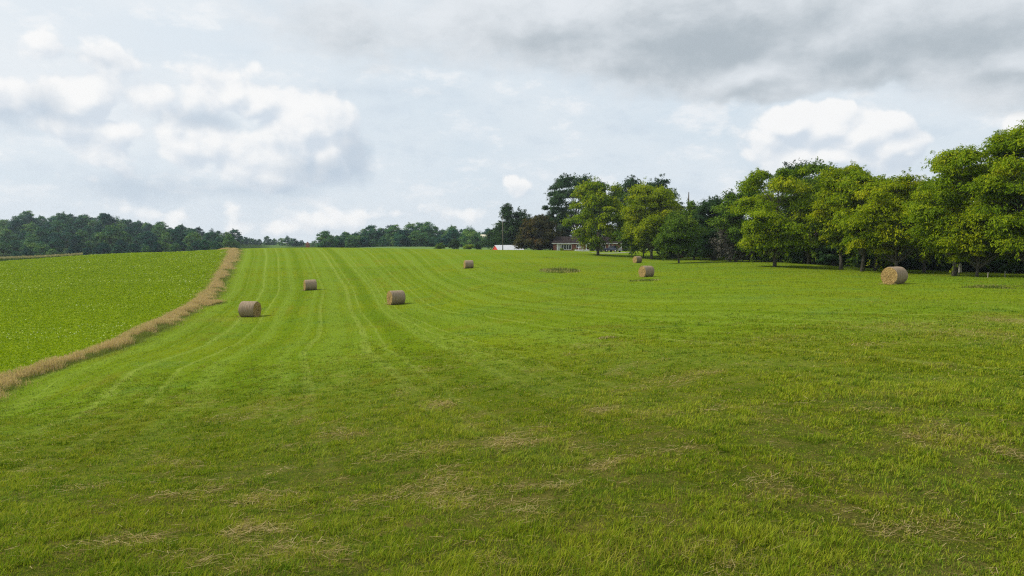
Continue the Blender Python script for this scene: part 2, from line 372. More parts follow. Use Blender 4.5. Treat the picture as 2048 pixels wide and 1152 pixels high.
# cut straw lying on the stubble
mat_straw = leafmat('cut_straw', [(0, (.25,.18,.07)), (.5, (.36,.27,.11)), (1, (.50,.40,.20))], .2)
x, y = scatter(520000, 4.2, 45, 1.6, .84, 2); s = straw(x, y); ok = rng.random(len(x)) < s ** 1.5 * .75 + .012; x, y = x[ok], y[ok]; n = len(x); r = np.hypot(x, y)
L = rng.uniform(.04, .19, n); w = rng.uniform(.0025, .005, n) * np.maximum(1, r / 7.5) ** .9; az = rng.normal(.3, .7, n) + PI * (rng.random(n) < .5)
z0 = terr(x, y) + rng.uniform(.005, .055, n); dz = rng.normal(0, .12, n) * L
d = np.stack([np.cos(az), np.sin(az)], -1); p = np.stack([-d[:, 1], d[:, 0]], -1) * w[:, None] / 2
a0 = np.stack([x, y], -1); a1 = a0 + d * L[:, None]
vs = np.stack([np.c_[a0 - p, z0], np.c_[a0 + p, z0], np.c_[a1 + p, z0 + dz], np.c_[a1 - p, z0 + dz]], 1).reshape(-1, 3)
tag(link('straw', mesh_np('straw', vs, np.arange(4 * n), np.full(n, 4), fattrs=dict(tint=rng.random(n)), mats=[mat_straw])), kind='stuff', label='loose dry straw left lying on the mown grass')

# ------------------------------------------------------------------ leaf cards
def cards(C, Nn, L, W, tdir=None, droop=.25):
    n = len(C); Nn = Nn / (np.linalg.norm(Nn, axis=1, keepdims=True) + 1e-9)
    t = rng.normal(size=(n, 3)) if tdir is None else tdir + rng.normal(size=(n, 3)) * .45
    t -= (t * Nn).sum(1, keepdims=True) * Nn; t /= np.linalg.norm(t, axis=1, keepdims=True) + 1e-9
    b = np.cross(Nn, t); L = np.asarray(L)[:, None]; W = np.asarray(W)[:, None]
    tip = C + t * L * .55; tip[:, 2] -= (L[:, 0] * droop)
    return np.stack([C - t * L * .45, C + b * W * .5, tip, C - b * W * .5], 1)

# crop in the left field
mat_crop = leafmat('crop_leaves', [(0, (.13,.20,.005)), (.45, (.235,.315,.006)), (.8, (.33,.385,.012)), (.93, (.40,.46,.10)), (1, (.62,.66,.48))], .3)
n = 700000; th = np.radians(rng.uniform(-49, -14, n)); d0, d1 = 26., 235.; t = rng.random(n); e = 2 - 1.55
rr = (d0 ** e + t * (d1 ** e - d0 ** e)) ** (1 / e); x = rr * np.sin(th); y = rr * np.cos(th)
ok = (x < strip_x(y) - .9) & (y > 5); x, y, rr = x[ok], y[ok], rr[ok]; n = len(x)
pale = fbm(x * .09, y * .16, 61, 3); rows = fbm(x * .8, y * .8, 62, 3)
C = np.stack([x, y, terr(x, y) + (.05 + .34 * rows) * rng.uniform(.5, 1, n)], -1)
sz = rng.uniform(.05, .088, n) * np.maximum(1, rr / 45) ** .85
tint = np.clip(rng.normal(.42, .16, n) + .3 * (rows - .5), 0, .85); fl = rng.random(n) < .002 + .035 * sstep(.55, .68, pale); tint[fl] = rng.uniform(.88, .98, fl.sum()); C[fl, 2] += .08
Nn = rng.normal(size=(n, 3)) * .55 + np.array([0, 0, 1.0])
vs = cards(C, Nn, sz * 1.25, sz)
tag(link('crop', mesh_np('crop', vs.reshape(-1, 3), np.arange(4 * n), np.full(n, 4), fattrs=dict(tint=tint), mats=[mat_crop])), kind='stuff', label='low leafy green crop filling the left field')

# strip of tall dry grass between the two fields
mat_tall = leafmat('tall_dry_grass', [(0, (.12,.17,.03)), (.35, (.28,.27,.09)), (.6, (.46,.32,.18)), (1, (.66,.48,.31))], .35)
ys = np.linspace(5, 233, 900); xs = strip_x(ys); seg = np.hypot(np.diff(xs), np.diff(ys)); cum = np.concatenate([[0], np.cumsum(seg)])
n = 190000; wgt = 1 / np.hypot(xs, ys) ** .9; cdf = np.cumsum(wgt); tt = np.interp(rng.random(n), cdf / cdf[-1], np.arange(len(ys))); i = np.clip(tt.astype(int), 0, len(ys) - 2)
f = tt - i; cx = xs[i] * (1 - f) + xs[i + 1] * f; cy = ys[i] * (1 - f) + ys[i + 1] * f
tx, ty = np.gradient(xs), np.gradient(ys); tl = np.hypot(tx, ty); nx, ny = (ty / tl)[i], (-tx / tl)[i]
half = np.interp(cy, [0, 35, 60, 80, 95, 140, 240], [.95, .95, .95, 1.05, 1.0, 1.3, 2.0]) * (.8 + .4 * fbm(cy * .09, cy * 0, 77, 3)) * (.85 + .3 * rng.random(n))
off = np.clip(rng.normal(0, .68, n), -1.9, 1.9) * half
bx, by = hit(412, 608); bul = rng.random(n) < .05                       # the lobe of weeds beside the nearest bale
x = np.where(bul, bx + np.clip(rng.normal(0, .7, n), -1.2, 1.2), cx + nx * off); y = np.where(bul, by + rng.normal(0, 1.2, n), cy + ny * off)
r = np.hypot(x, y); h = (.10 + .58 * fbm(x * .7, y * .7, 66, 3)) * rng.uniform(.3, 1.25, n); edge = np.abs(off) / half
h *= np.where(bul, .6, 1 - .62 * sstep(.4, 1.5, edge))
w = rng.uniform(.007, .015, n) * np.maximum(1, r / 38) ** .9
green = fbm(x * .6, y * .6, 67, 3) + .22 * (off / half) ; tint = np.clip(rng.normal(.66, .15, n) + .5 * (fbm(x * .35, y * .35, 68, 3) - .5), .3, 1); g = rng.random(n) < sstep(.50, .74, green) * .75 + .34; tint[g] = rng.uniform(0, .35, g.sum()); h[g] *= .7
p1 = blades(x, y, h, w, rng.uniform(.1, .7, n), tint, 2)
hd = ~g & (rng.random(n) < .8); C = np.stack([x[hd], y[hd], terr(x[hd], y[hd]) + h[hd] * .96], -1); m_ = len(C)
hv = cards(C, rng.normal(size=(m_, 3)) * [1, 1, .2], rng.uniform(.10, .2, m_), w[hd] * 1.6, np.tile([[0., 0, 1]], (m_, 1)), -.1)
p2 = (hv.reshape(-1, 3), np.arange(4 * m_), np.full(m_, 4), {'tint': np.repeat(np.clip(rng.normal(.8, .12, m_), 0, 1), 4)})
v, q, l, a_ = merge([p1, p2])
tag(link('tall_grass', mesh_np('tall_grass', v, q, l, a_, mats=[mat_tall])), kind='stuff', label='strip of tall dry tan grass between crop and hay field')

# maize beyond the crop field
mat_corn = leafmat('maize', [(0, (.04,.09,.015)), (.5, (.10,.16,.03)), (.7, (.30,.25,.12)), (1, (.42,.34,.2))], .25)
n = 9000; th = np.radians(rng.uniform(-46, -31.5, n)); rr = rng.uniform(250, 282, n) / np.cos(th); x = rr * np.sin(th); y = rr * np.cos(th)
h = rng.uniform(1.9, 2.5, n)
p1 = blades(x, y, h, rng.uniform(.12, .25, n), rng.uniform(.05, .35, n), rng.uniform(.2, .55, n), 2)
C = np.stack([x, y, terr(x, y) + h], -1); hv = cards(C, rng.normal(size=(n, 3)) * [1, 1, .2], rng.uniform(.4, .8, n), rng.uniform(.15, .3, n), np.tile([[0., 0, 1]], (n, 1)), -.1)
k2 = 3; C2 = np.repeat(C, k2, 0); C2[:, 2] -= rng.uniform(.3, 1.9, n * k2); lv = cards(C2, rng.normal(size=(n * k2, 3)) + [0, 0, .6], rng.uniform(.5, .9, n * k2), np.full(n * k2, .14))
v, q, l, a_ = merge([p1, (hv.reshape(-1, 3), np.arange(4 * n), np.full(n, 4), {'tint': np.repeat(rng.uniform(.7, 1, n), 4)}),
                     (lv.reshape(-1, 3), np.arange(4 * n * k2), np.full(n * k2, 4), {'tint': np.repeat(rng.uniform(.1, .6, n * k2), 4)})])
tag(link('corn', mesh_np('corn', v, q, l, a_, mats=[mat_corn])), kind='stuff', label='strip of tasselled corn behind the left field')

# weedy clumps left by the mower
mat_weed = leafmat('weeds', [(0, (.035,.07,.012)), (.4, (.13,.15,.03)), (.65, (.30,.24,.09)), (1, (.44,.37,.17))], .2)
parts = []
for px, py, rx, ry, nn, hh in ((1120,542,42,4.6,1700,.75),(1288,561,34,2.2,700,.22),(1098,516,24,2,350,.2),(1975,575,34,3,600,.3),(2020,573,30,3,300,.2),(1400,508,20,2,200,.2),(1215,676,22,3,200,.14),(436,609,12,4,300,.25)):
    cx, cy = hit(px, py); y0 = hit(px, py + ry)[1]; y1 = hit(px, py - ry)[1]
    a = rng.uniform(0, 2 * PI, nn); q = np.sqrt(rng.random(nn)); x = cx + np.cos(a) * q * rx * cy / F; y = cy + np.sin(a) * q * (y1 - y0) / 2
    cl = fbm(x * 1.3, y * 1.3, 81, 3); h = hh * (.3 + 1.0 * cl) * rng.uniform(.5, 1.1, nn) * (1 - .5 * q ** 2)
    tint = np.clip(rng.normal(.30, .18, nn) + 1.0 * sstep(.45, .62, fbm(x * .7, y * .7, 83, 2)) * rng.random(nn), 0, 1)
    parts.append(blades(x, y, h, rng.uniform(.03, .08, nn), rng.uniform(.1, .7, nn), tint, 1))
v, q, l, a_ = merge(parts)
tag(link('weeds', mesh_np('weeds', v, q, l, a_, mats=[mat_weed])), kind='stuff', label='scattered dark and brown weed clumps left in the field')

# ------------------------------------------------------------------ trees
mat_bark = plain('bark', (.11, .095, .08), .95, .1, .35, 4, .6)
mat_bark_dead = plain('dead_bark', (.24, .21, .19), .95, .1, .25, 4, .4)
LEAF = {
 'walnut':  leafmat('leaf_walnut',  [(0, (.09,.155,.006)), (.45, (.19,.265,.008)), (.8, (.29,.335,.010)), (1, (.40,.40,.015))], .34),
 'yellow':  leafmat('leaf_yellowing', [(0, (.11,.165,.005)), (.45, (.23,.285,.006)), (.8, (.35,.365,.008)), (1, (.43,.41,.012))], .34),
 'green':   leafmat('leaf_green',   [(0, (.05,.10,.010)), (.5, (.10,.17,.014)), (.85, (.16,.23,.02)), (1, (.24,.28,.03))], .22),
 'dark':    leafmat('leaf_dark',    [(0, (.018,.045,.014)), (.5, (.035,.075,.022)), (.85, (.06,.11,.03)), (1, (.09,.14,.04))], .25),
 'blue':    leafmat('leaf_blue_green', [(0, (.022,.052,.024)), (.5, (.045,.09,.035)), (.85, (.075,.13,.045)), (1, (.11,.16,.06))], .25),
 'copper':  leafmat('leaf_copper',  [(0, (.035,.045,.014)), (.5, (.075,.070,.020)), (.8, (.125,.085,.030)), (1, (.17,.10,.04))], .25),
 'dead':    leafmat('leaf_dead_twigs', [(0, (.07,.075,.06)), (.5, (.12,.11,.09)), (1, (.2,.18,.15))], .1),
 'wood':    leafmat('leaf_far_wood', [(0, (.008,.046,.042)), (.35, (.026,.098,.064)), (.7, (.075,.18,.062)), (1, (.165,.265,.055))], .12, rand=.9),  # blue-green ramp puts part of the distance haze into the leaf colour
}
def profile(shape, t):
    t = np.clip(t, 0, 1)
    if shape == 'cone': return (1 - t) ** .8 * .92 + .08
    if shape == 'dome': return np.sqrt(np.clip(1 - t ** 2.2, 0, 1)) * (.82 + .18 * sstep(0, .3, t))
    if shape == 'vase': return np.sin(PI * np.clip(.10 + .80 * t ** .8, 0, 1)) ** .55
    return np.sin(PI * np.clip(.14 + .80 * t, 0, 1)) ** .65
def grow(H, W, clear, shape, lobes, per, leaf, lobe_r, flat=.8, trunk_r=None, seed=0, droop=.25, spray=.5, multi=1, lean=0.0, fill=.35):
    """one tree: returns (MB of trunk and limbs, leaf quads, tints)"""
    global rng
    keep_rng = rng; rng = np.random.default_rng(seed + 1000)
    tr = trunk_r or H * .018; cz0 = clear * H; mb = MB()
    nb = multi; tops = []
    for b in range(nb):
        dx, dy = rng.normal(0, .06 * H, 2) * (1 if nb > 1 else .35); n = 9
        pts = [np.array([dx * (i / n) ** 1.5 + lean * H * (i / n) + rng.normal(0, .006 * H) * (i > 1), dy * (i / n) ** 1.5 + rng.normal(0, .006 * H) * (i > 1), -.3 + (H * .86 + .3) * i / n]) for i in range(n + 1)]
        rad = [tr * (1.35 if i == 0 else 1.0) * max(.1, (1 - i / n) ** .8) / (nb ** .4) for i in range(n + 1)]
        mb.tube(pts, rad, 8); tops.append(pts)
    t = rng.random(lobes * 6); t = t[rng.random(len(t)) < (profile(shape, t) + .15) / 1.15][:lobes]; lobes = len(t)
    az = np.arange(lobes) * 2.39996 + rng.normal(0, .4, lobes); ph = rng.uniform(0, 6.3, 4)
    rm = 1 + .17 * np.sin(2 * az + ph[0]) + .16 * np.sin(3 * az + ph[1] + 5 * t) + .14 * np.sin(5 * az + ph[2] - 9 * t)
    lr = lobe_r * rng.uniform(.65, 1.3, lobes)
    rad = np.maximum(W / 2 * profile(shape, t) * rm - lr * .7, 0) * (fill + (1 - fill) * np.sqrt(rng.random(lobes)))
    z = cz0 + lr * .5 + t * (H - cz0 - lr * 1.0)
    LC = np.stack([rad * np.cos(az) + lean * z, rad * np.sin(az), z], -1)
    for i in range(lobes):
        P = tops[i % nb]; hz = max(cz0 * .75, z[i] - rad[i] * rng.uniform(.5, 1.0) - .3); hz = min(hz, H * .82)
        kk = hz / (H * .86) * 9; i0 = int(min(kk, 8)); b0 = P[i0] * (1 - (kk - i0)) + P[i0 + 1] * (kk - i0)
        e = LC[i]; mid = (b0 + e) / 2 + np.array([0, 0, .1 * np.linalg.norm(e - b0)]) + rng.normal(0, .04 * np.linalg.norm(e - b0) + .02, 3)
        r0 = tr * .42 * max(.15, 1 - hz / H) + .012
        mb.tube([b0, (b0 + mid) / 2 + rng.normal(0, .05, 3), mid, e], [r0, r0 * .75, r0 * .5, r0 * .18], 5, cap=False)
    # leaves on the lobes
    n = lobes * per; li = np.repeat(np.arange(lobes), per)
    dv = rng.normal(size=(n, 3)); dv /= np.linalg.norm(dv, axis=1, keepdims=True); dv[:, 2] = np.where(dv[:, 2] < -.35, -dv[:, 2] * .8, dv[:, 2])
    rr = lr[li] * (.25 + .95 * rng.random(n) ** .7) * (1 + .25 * np.sin(dv[:, 0] * 5 + li) * np.sin(dv[:, 1] * 6 + li * 1.7))
    an = np.stack([rng.uniform(.75, 1.5, lobes), rng.uniform(.75, 1.5, lobes), rng.uniform(.6, 1.15, lobes)], -1)
    C = LC[li] + dv * rr[:, None] * an[li] * [1, 1, flat]
    Nn = dv * .65 + rng.normal(size=(n, 3)) * .45 + [0, 0, .45]
    ltint = rng.normal(.42, .17, lobes); tint = ltint[li] + rng.normal(0, .14, n)
    L = rng.uniform(.7, 1.35, n) * leaf; Q = [cards(C, Nn, L, L * .45, dv * [1, 1, .2] + [0, 0, -.1], droop)]; T = [tint]
    # feathery sprays that break the outline
    ns = int(lobes * spray * 5.5); si = rng.integers(0, lobes, ns); sd = LC[si] - [lean * H * .5, 0, cz0 + (H - cz0) * .35]; sd /= np.linalg.norm(sd, axis=1, keepdims=True) + 1e-6
    sd = sd + rng.normal(size=(ns, 3)) * .45 + [0, 0, .15]; sd /= np.linalg.norm(sd, axis=1, keepdims=True); kx = 16
    f = np.tile(np.linspace(.7, 1.0, kx) , ns) * np.repeat(rng.uniform(1.1, 1.95, ns), kx); s2 = np.repeat(np.arange(ns), kx)
    C = LC[si][s2] + sd[s2] * (lr[si][s2] * f)[:, None] * [1, 1, .9] + rng.normal(size=(ns * kx, 3)) * leaf * .35; C[:, 2] -= (f - .75) ** 2 * lr[si][s2] * .25
    L = rng.uniform(.6, 1.15, len(C)) * leaf; Q.append(cards(C, rng.normal(size=(len(C), 3)) * .5 + [0, 0, .8], L, L * .45, sd[s2], droop)); T.append(ltint[si][s2] + rng.normal(.05, .14, len(C)))
    rng = keep_rng
    return mb, np.concatenate(Q), np.clip(np.concatenate(T), 0, 1)
def crown_mesh(Q, T, mat):
    n = len(Q); return mesh_np('crown', Q.reshape(-1, 3), np.arange(4 * n), np.full(n, 4), fattrs=dict(tint=T), mats=[mat])
def tree(name, label, px, d, top, wpx, clear, shape, leafk, lobes, per, leaf, lobe_r, group=None, bark=None, cat='tree', crown='crown', **kw):
    x, y, z = at(px, d); H = ray(px, top)[1] * d + CAMZ - z; W = wpx * d / F * 1.1; lobes = int(lobes * 1.22); per = int(per * 1.3); leaf = leaf * .86
    o = empty(name, (x, y, z), label, cat, group)
    mb, Q, T = grow(H, W, clear, shape, lobes, per, leaf, lobe_r, seed=int(px * 7 + d), **kw)
    mb.obj('trunk', bark or mat_bark, o, smooth=True); link(crown, crown_mesh(Q, T, LEAF[leafk]), o)
    return o

G1 = 'row of walnut trees along the right edge of the field'
for a in [
 ('broadleaf_tree','tall green tree with bare pale trunk at the left end of the right-hand tree row',1550,108,337,168,0.135,'vase','walnut',74,430,.42,1.35),
 ('broadleaf_tree','deep green tree between the bare-trunked end tree and the yellow-green tree',1618,122,330,135,0.105,'round','green',60,380,.45,1.5),
 ('broadleaf_tree','yellow-green tree with layered boughs right of the deep green tree',1683,99,334,112,0.185,'vase','yellow',52,430,.40,1.2),
 ('broadleaf_tree','slender green tree whose thin trunk stands closest left of the two-stemmed gap in the row',1726,93,330,112,0.205,'round','walnut',50,430,.38,1.15),
 ('broadleaf_tree','slim dull green tree squeezed behind the tree above the largest bale',1752,98,366,90,0.205,'round','walnut',38,400,.40,1.1),
 ('broadleaf_tree','wide yellow-green tree with forked trunk standing right behind the largest bale',1793,87,350,160,0.165,'vase','yellow',78,430,.36,1.15),
 ('broadleaf_tree','low green tree filling the gap right of the largest bale',1850,90,378,120,0.165,'round','walnut',52,420,.38,1.15),
 ('broadleaf_tree','tall green tree with high notched top beside the pale box on a post',1911,77,303,165,0.185,'vase','walnut',84,440,.33,1.05),
 ('broadleaf_tree','low spreading bright green tree just right of the pale box on a post',1956,74,405,140,0.175,'round','yellow',70,430,.31,.95),
 ('broadleaf_tree','tallest green tree cut off by the right edge of the photo',2062,71,246,240,0.125,'vase','walnut',130,440,.32,1.15),
 ('broadleaf_tree','green tree with low boughs standing outside at the far right of the row',2190,66,290,220,0.165,'round','walnut',80,380,.34,1.15),
]: tree(*a, group=G1)
G2 = 'dark trees standing behind the walnut row'
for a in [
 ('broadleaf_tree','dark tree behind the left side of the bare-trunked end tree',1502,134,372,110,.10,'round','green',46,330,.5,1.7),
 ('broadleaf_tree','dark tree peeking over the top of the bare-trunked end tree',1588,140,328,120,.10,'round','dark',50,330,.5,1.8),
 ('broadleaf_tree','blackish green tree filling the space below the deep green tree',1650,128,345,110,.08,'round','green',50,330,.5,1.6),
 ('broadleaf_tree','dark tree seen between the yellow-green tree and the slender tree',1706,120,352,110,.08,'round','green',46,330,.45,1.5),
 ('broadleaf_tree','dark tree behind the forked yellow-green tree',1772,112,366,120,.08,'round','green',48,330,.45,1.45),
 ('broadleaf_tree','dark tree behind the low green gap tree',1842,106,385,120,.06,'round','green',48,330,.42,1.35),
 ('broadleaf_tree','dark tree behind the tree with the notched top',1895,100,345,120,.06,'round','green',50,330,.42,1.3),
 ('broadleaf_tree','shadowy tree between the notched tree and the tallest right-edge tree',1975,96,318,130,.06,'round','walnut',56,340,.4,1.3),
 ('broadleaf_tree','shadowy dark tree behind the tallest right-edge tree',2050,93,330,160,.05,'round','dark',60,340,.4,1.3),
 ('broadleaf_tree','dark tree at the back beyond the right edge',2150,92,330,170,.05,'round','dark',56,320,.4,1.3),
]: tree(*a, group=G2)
for a, kw in [
 (('broadleaf_tree','yellow-green tree standing alone in front of the brick house',1196,180,364,98,.10,'vase','walnut',58,330,.62,1.6), dict(spray=.9, fill=.5)),
 (('broadleaf_tree','big open-limbed dark tree rising behind the brick house',1152,247,357,150,.14,'vase','blue',110,260,.75,1.75), dict(spray=.7, multi=2, fill=.3)),
 (('broadleaf_tree','tall dark crown behind, left of the golden tree',1262,242,359,84,.2,'round','blue',40,260,.8,2.2), {}),
 (('broadleaf_tree','dark rounded crown topping out just behind the golden tree',1318,240,352,86,.2,'round','dark',40,260,.8,2.2), {}),
 (('broadleaf_tree','golden green broad tree with pale trunk right of the house',1303,166,368,120,.17,'vase','yellow',90,340,.55,1.75), dict(spray=.6)),
 (('broadleaf_tree','small dark-trunked green tree under the left side of the golden tree',1287,172,440,90,.17,'round','green',40,300,.55,1.4), {}),
 (('broadleaf_tree','small round green tree standing out front, right of the golden tree',1358,141,426,80,.19,'round','green',54,340,.45,1.3), {}),
 (('broadleaf_tree','green tree behind the small round tree',1388,158,405,70,.1,'round','green',40,300,.5,1.5), {}),
 (('evergreen_tree','dark bluish evergreen clump left of the bare grey tree',1428,152,392,92,.02,'dome','dark',70,320,.5,1.5), {}),
 (('evergreen_tree','dark evergreen behind the bare grey tree',1462,160,388,70,.03,'dome','blue',46,300,.5,1.5), {}),
 (('evergreen_tree','dark spruce-like tree left of the pale roofed barn trees with ragged top',1014,272,413,56,.03,'cone','dark',46,230,.85,2.0), dict(spray=.9)),
 (('evergreen_tree','second ragged dark tree between spruce and copper tree',1040,274,424,56,.08,'round','dark',30,220,.85,2.1), dict(spray=1.0)),
 (('broadleaf_tree','round copper brown tree with crown to the ground beside the barn',1078,232,432,80,.02,'dome','copper',90,330,.62,1.5), dict(spray=.5)),
 (('broadleaf_tree','low dark tree at the foot of the spruce behind the barn',992,285,458,42,.03,'dome','dark',26,220,.8,1.9), {}),
 (('broadleaf_tree','dark tree behind the right end of the house',1248,236,440,50,.03,'dome','dark',30,250,.75,1.8), {}),
 (('broadleaf_tree','dark tree filling the gap behind the golden tree trunk',1335,205,440,70,.02,'dome','dark',36,260,.65,1.8), {}),
]: tree(*a, **kw)
tree('dead_tree','leafless grey twiggy tree standing left of the bare-trunked green tree',1470,136,440,62,.15,'dome','dead',80,60,.5,1.1,crown='twigs',bark=mat_bark_dead,spray=1.2,multi=3,trunk_r=.2)
x, y, z = at(1375, 186); sn = MB(); hs = float(ray(1375, 384)[1]) * 186 + CAMZ - z
sn.tube([(0,0,-.3),(.1,0,hs*.4),(.05,.1,hs*.8),(.12,.1,hs)], [.42,.34,.24,.1], 7); sn.tube([(.06,0,hs*.72),(.8,.1,hs*.82)], [.12,.04], 5); sn.tube([(.06,.1,hs*.85),(-.4,.1,hs*.92)], [.08,.03], 5)
tag(sn.obj('tree_snag', mat_bark, loc=(x, y, z), smooth=True), 'dark broken snag poking above the trees beside the golden tree', 'dead tree')

# shrubs
def shrub_mesh(seed, H, W, leafk, lobes=26, per=150, leaf=.3, lr=.6):
    mb, Q, T = grow(H, W, .02, 'dome', lobes, per, leaf, lr, seed=seed, trunk_r=.05, spray=.5)
    n = len(Q); tv = np.array(mb.v); fl = [i for f in mb.f for i in f]; ln = [len(f) for f in mb.f]; off = len(tv)
    return mesh_np('shrub', np.concatenate([tv, Q.reshape(-1, 3)]), np.concatenate([np.array(fl), np.arange(4 * n) + off]), ln + [4] * n,
                   fattrs=dict(tint=np.concatenate([np.zeros(len(mb.f)), T])), midx=[1] * len(mb.f) + [0] * n, mats=[LEAF[leafk], mat_bark])
SH = [shrub_mesh(1, 3.2, 4.6, 'dark'), shrub_mesh(2, 2.4, 4.2, 'green'), shrub_mesh(3, 3.0, 3.6, 'dark'), shrub_mesh(4, 1.6, 3.6, 'walnut')]
def shrub(px, d, i, s, label, group, rz=None):
    o = link('shrub', SH[i], None, at(px, d)[:3], random.uniform(0, 6)); o.scale = (s, s, s * random.uniform(.85, 1.15)); return tag(o, label, 'shrub', group)
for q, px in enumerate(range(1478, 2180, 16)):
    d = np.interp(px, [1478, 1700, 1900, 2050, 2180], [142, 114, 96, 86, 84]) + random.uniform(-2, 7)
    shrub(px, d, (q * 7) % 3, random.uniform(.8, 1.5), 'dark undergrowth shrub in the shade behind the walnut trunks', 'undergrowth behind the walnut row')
for q, px in enumerate(range(1330, 1478, 16)):
    shrub(px, 172 + random.uniform(-6, 6), (q * 5) % 3, random.uniform(.8, 1.3), 'dark shrub in the shade behind the small round green tree', 'shrubs behind the small round tree')
for px, d, i, s, lb in [(880,300,1,1.1,'grey-green bush beyond the crest left of the small round bush'),(908,300,2,1.5,'small round dark bush standing beyond the field crest'),(955,285,0,.85,'low dark bush just left of the red barn'),(938,292,3,1.2,'flat low bush between the round bush and the barn bush'),
        (1250,232,1,1.1,'clipped green bush at the right corner of the brick house'),(1262,230,0,.8,'dark bush right of the house corner bush'),(1278,232,1,.9,'bush behind the dark-trunked small tree'),(1123,222,3,.35,'low bush under the white patio windows'),(1150,222,3,.35,'low bush under the small white window of the house'),(1186,221,0,.5,'dark bush beside the white post of the house')]:
    shrub(px, d, i, s, lb, None)

# far woods: individual trees
mat_tr_far = plain('far_bark', (.07, .06, .05), .95, .05)
FAR = []
for q, (H, W, shp) in enumerate([(13, 13, 'dome'), (15, 14, 'round'), (12, 14, 'dome'), (16, 13, 'dome'), (11, 11, 'dome'), (14, 15, 'dome'), (13, 11, 'round')]):
    mb, Q, T = grow(H, W, .01, shp, 56, 115, .75, 1.7, flat=.9, fill=.55, seed=70 + q, spray=.06, trunk_r=.22)
    n = len(Q); tv = np.array(mb.v); fl = [i for f in mb.f for i in f]; ln = [len(f) for f in mb.f]
    FAR.append(mesh_np('woodland_tree', np.concatenate([tv, Q.reshape(-1, 3)]), np.concatenate([np.array(fl), np.arange(4 * n) + len(tv)]), ln + [4] * n,
        fattrs=dict(tint=np.concatenate([np.zeros(len(mb.f)), T])), midx=[1] * len(mb.f) + [0] * n, mats=[LEAF['wood'], mat_tr_far]))
def fartree(px, d, s, label, group, i=None):
    o = link('woodland_tree', FAR[random.randrange(len(FAR)) if i is None else i], None, at(px, d)[:3], random.uniform(0, 6.28)); o.scale = (s * random.uniform(.9, 1.15), s * random.uniform(.9, 1.15), s)
    o.location.z -= .3; return tag(o, label, 'tree', group)
GH = 'trees of the wood on the left hill'
for d, sp, s0, lb in ((318, 7, .42, 'lower tree along the front edge of the hill wood, behind the crop'), (350, 7.5, .60, 'tree on the lower slope of the wooded hill'), (395, 7.5, .74, 'tree on the middle slope of the wooded hill'),
                      (440, 8, .86, 'tree on the upper middle slope of the wooded hill'), (490, 8.5, .95, 'tree on the upper slope of the wooded hill'), (540, 9, 1.0, 'tree on the skyline of the wooded hill'), (600, 9.5, 1.0, 'tree at the back along the ridge of the wooded hill')):
    pxe = np.interp(d, [318, 420, 500, 600], [455, 495, 480, 470]); px = -130.0
    while px < pxe:
        k = np.interp(px, [250, 340, 410, 500], [1, .92, .78, .62])
        fartree(px + random.uniform(-6, 6), d + random.uniform(-14, 14), s0 * k * random.choice([.78, .9, 1, 1.05, 1.2]), lb, GH)
        px += sp * F / d * random.uniform(.75, 1.25)
GM = 'distant trees in the dip between the hill and the middle wood'
for px, d, s in ((483,560,.6),(499,610,.5),(512,640,.5),(541,660,.55),(492,600,.62),(505,640,.55),(519,660,.6),(534,650,.66),(549,680,.6),(562,640,.55),(575,600,.72),(590,590,.66),(603,600,.5),(626,640,.35)):
    fartree(px, d, s * .85, 'small hazy tree in the dip at the end of the wooded hill', GM)
GC = 'trees of the middle wood beyond the field crest'
for d, sp, s0, lb in ((408, 4.6, .56, 'front tree of the middle wood beyond the crest'), (438, 4.9, .74, 'middle tree of the wood beyond the crest'), (475, 5.4, .88, 'taller tree at the back of the middle wood beyond the crest')):
    px = 642.0 if d < 430 else 655.0
    while px < 990:
        k = np.interp(px, [640, 660, 700, 740, 800, 840, 880, 930, 990], [.85, .95, .85, 1.0, .95, 1.12, 1.05, .95, .8])
        fartree(px + random.uniform(-4, 4), d + random.uniform(-9, 9), s0 * k * random.choice([.75, .9, 1, 1.05, 1.22]), lb, GC)
        px += sp * F / d * random.uniform(.7, 1.25)
fartree(652, 400, .85, 'rounded tree at the left end of the middle wood', None, 2)
fartree(962, 400, .52, 'tree half hiding the cream roofed building on its left', None, 0); fartree(982, 395, .56, 'tree half hiding the cream roofed building on its right', None, 4)
fartree(940, 380, .8, 'taller tree standing left of the cream roofed building', None, 5)
for px in range(1000, 1420, 22):
    fartree(px, 330 + random.uniform(-15, 15), random.uniform(.5, .75), 'tree far behind the brick house and garden trees', 'trees behind the house')

# ------------------------------------------------------------------ hay bales
m_wrap, nt = newmat('bale_wrap'); g = N(nt, 'ShaderNodeTexCoord', out=3)
gs = V(nt, 'MULTIPLY', g, (9.0, 1.2, 1.2)); nA = noise(nt, gs, 3, 5, .7); nB = noise(nt, g, 4, 5, .65)
c = mix(nt, ss(nt, nA, .3, .7), (.17, .122, .080), (.37, .285, .195)); c = mix(nt, M(nt, 'MULTIPLY', ss(nt, nB, .5, .75), .6), c, (.27, .17, .085))
out(nt, principled(nt, c, .85, .15, bump(nt, nA, .6, .03)))
m_end, nt = newmat('bale_end'); g = N(nt, 'ShaderNodeTexCoord', out=3); sep = nt.nodes.new('ShaderNodeSeparateXYZ'); nt.links.new(g, sep.inputs[0])
rad = M(nt, 'SQRT', M(nt, 'ADD', M(nt, 'MULTIPLY', sep.outputs[1], sep.outputs[1]), M(nt, 'MULTIPLY', sep.outputs[2], sep.outputs[2])))
ang = M(nt, 'ARCTAN2', sep.outputs[1], sep.outputs[2]); spr = M(nt, 'ADD', M(nt, 'MULTIPLY', rad, 16.0), M(nt, 'MULTIPLY', ang, .16))
cv = N(nt, 'ShaderNodeCombineXYZ', spr, M(nt, 'MULTIPLY', ang, 2.2), 0.0); nA = noise(nt, cv, 1.4, 5, .7); nB = noise(nt, g, 11, 5, .75)
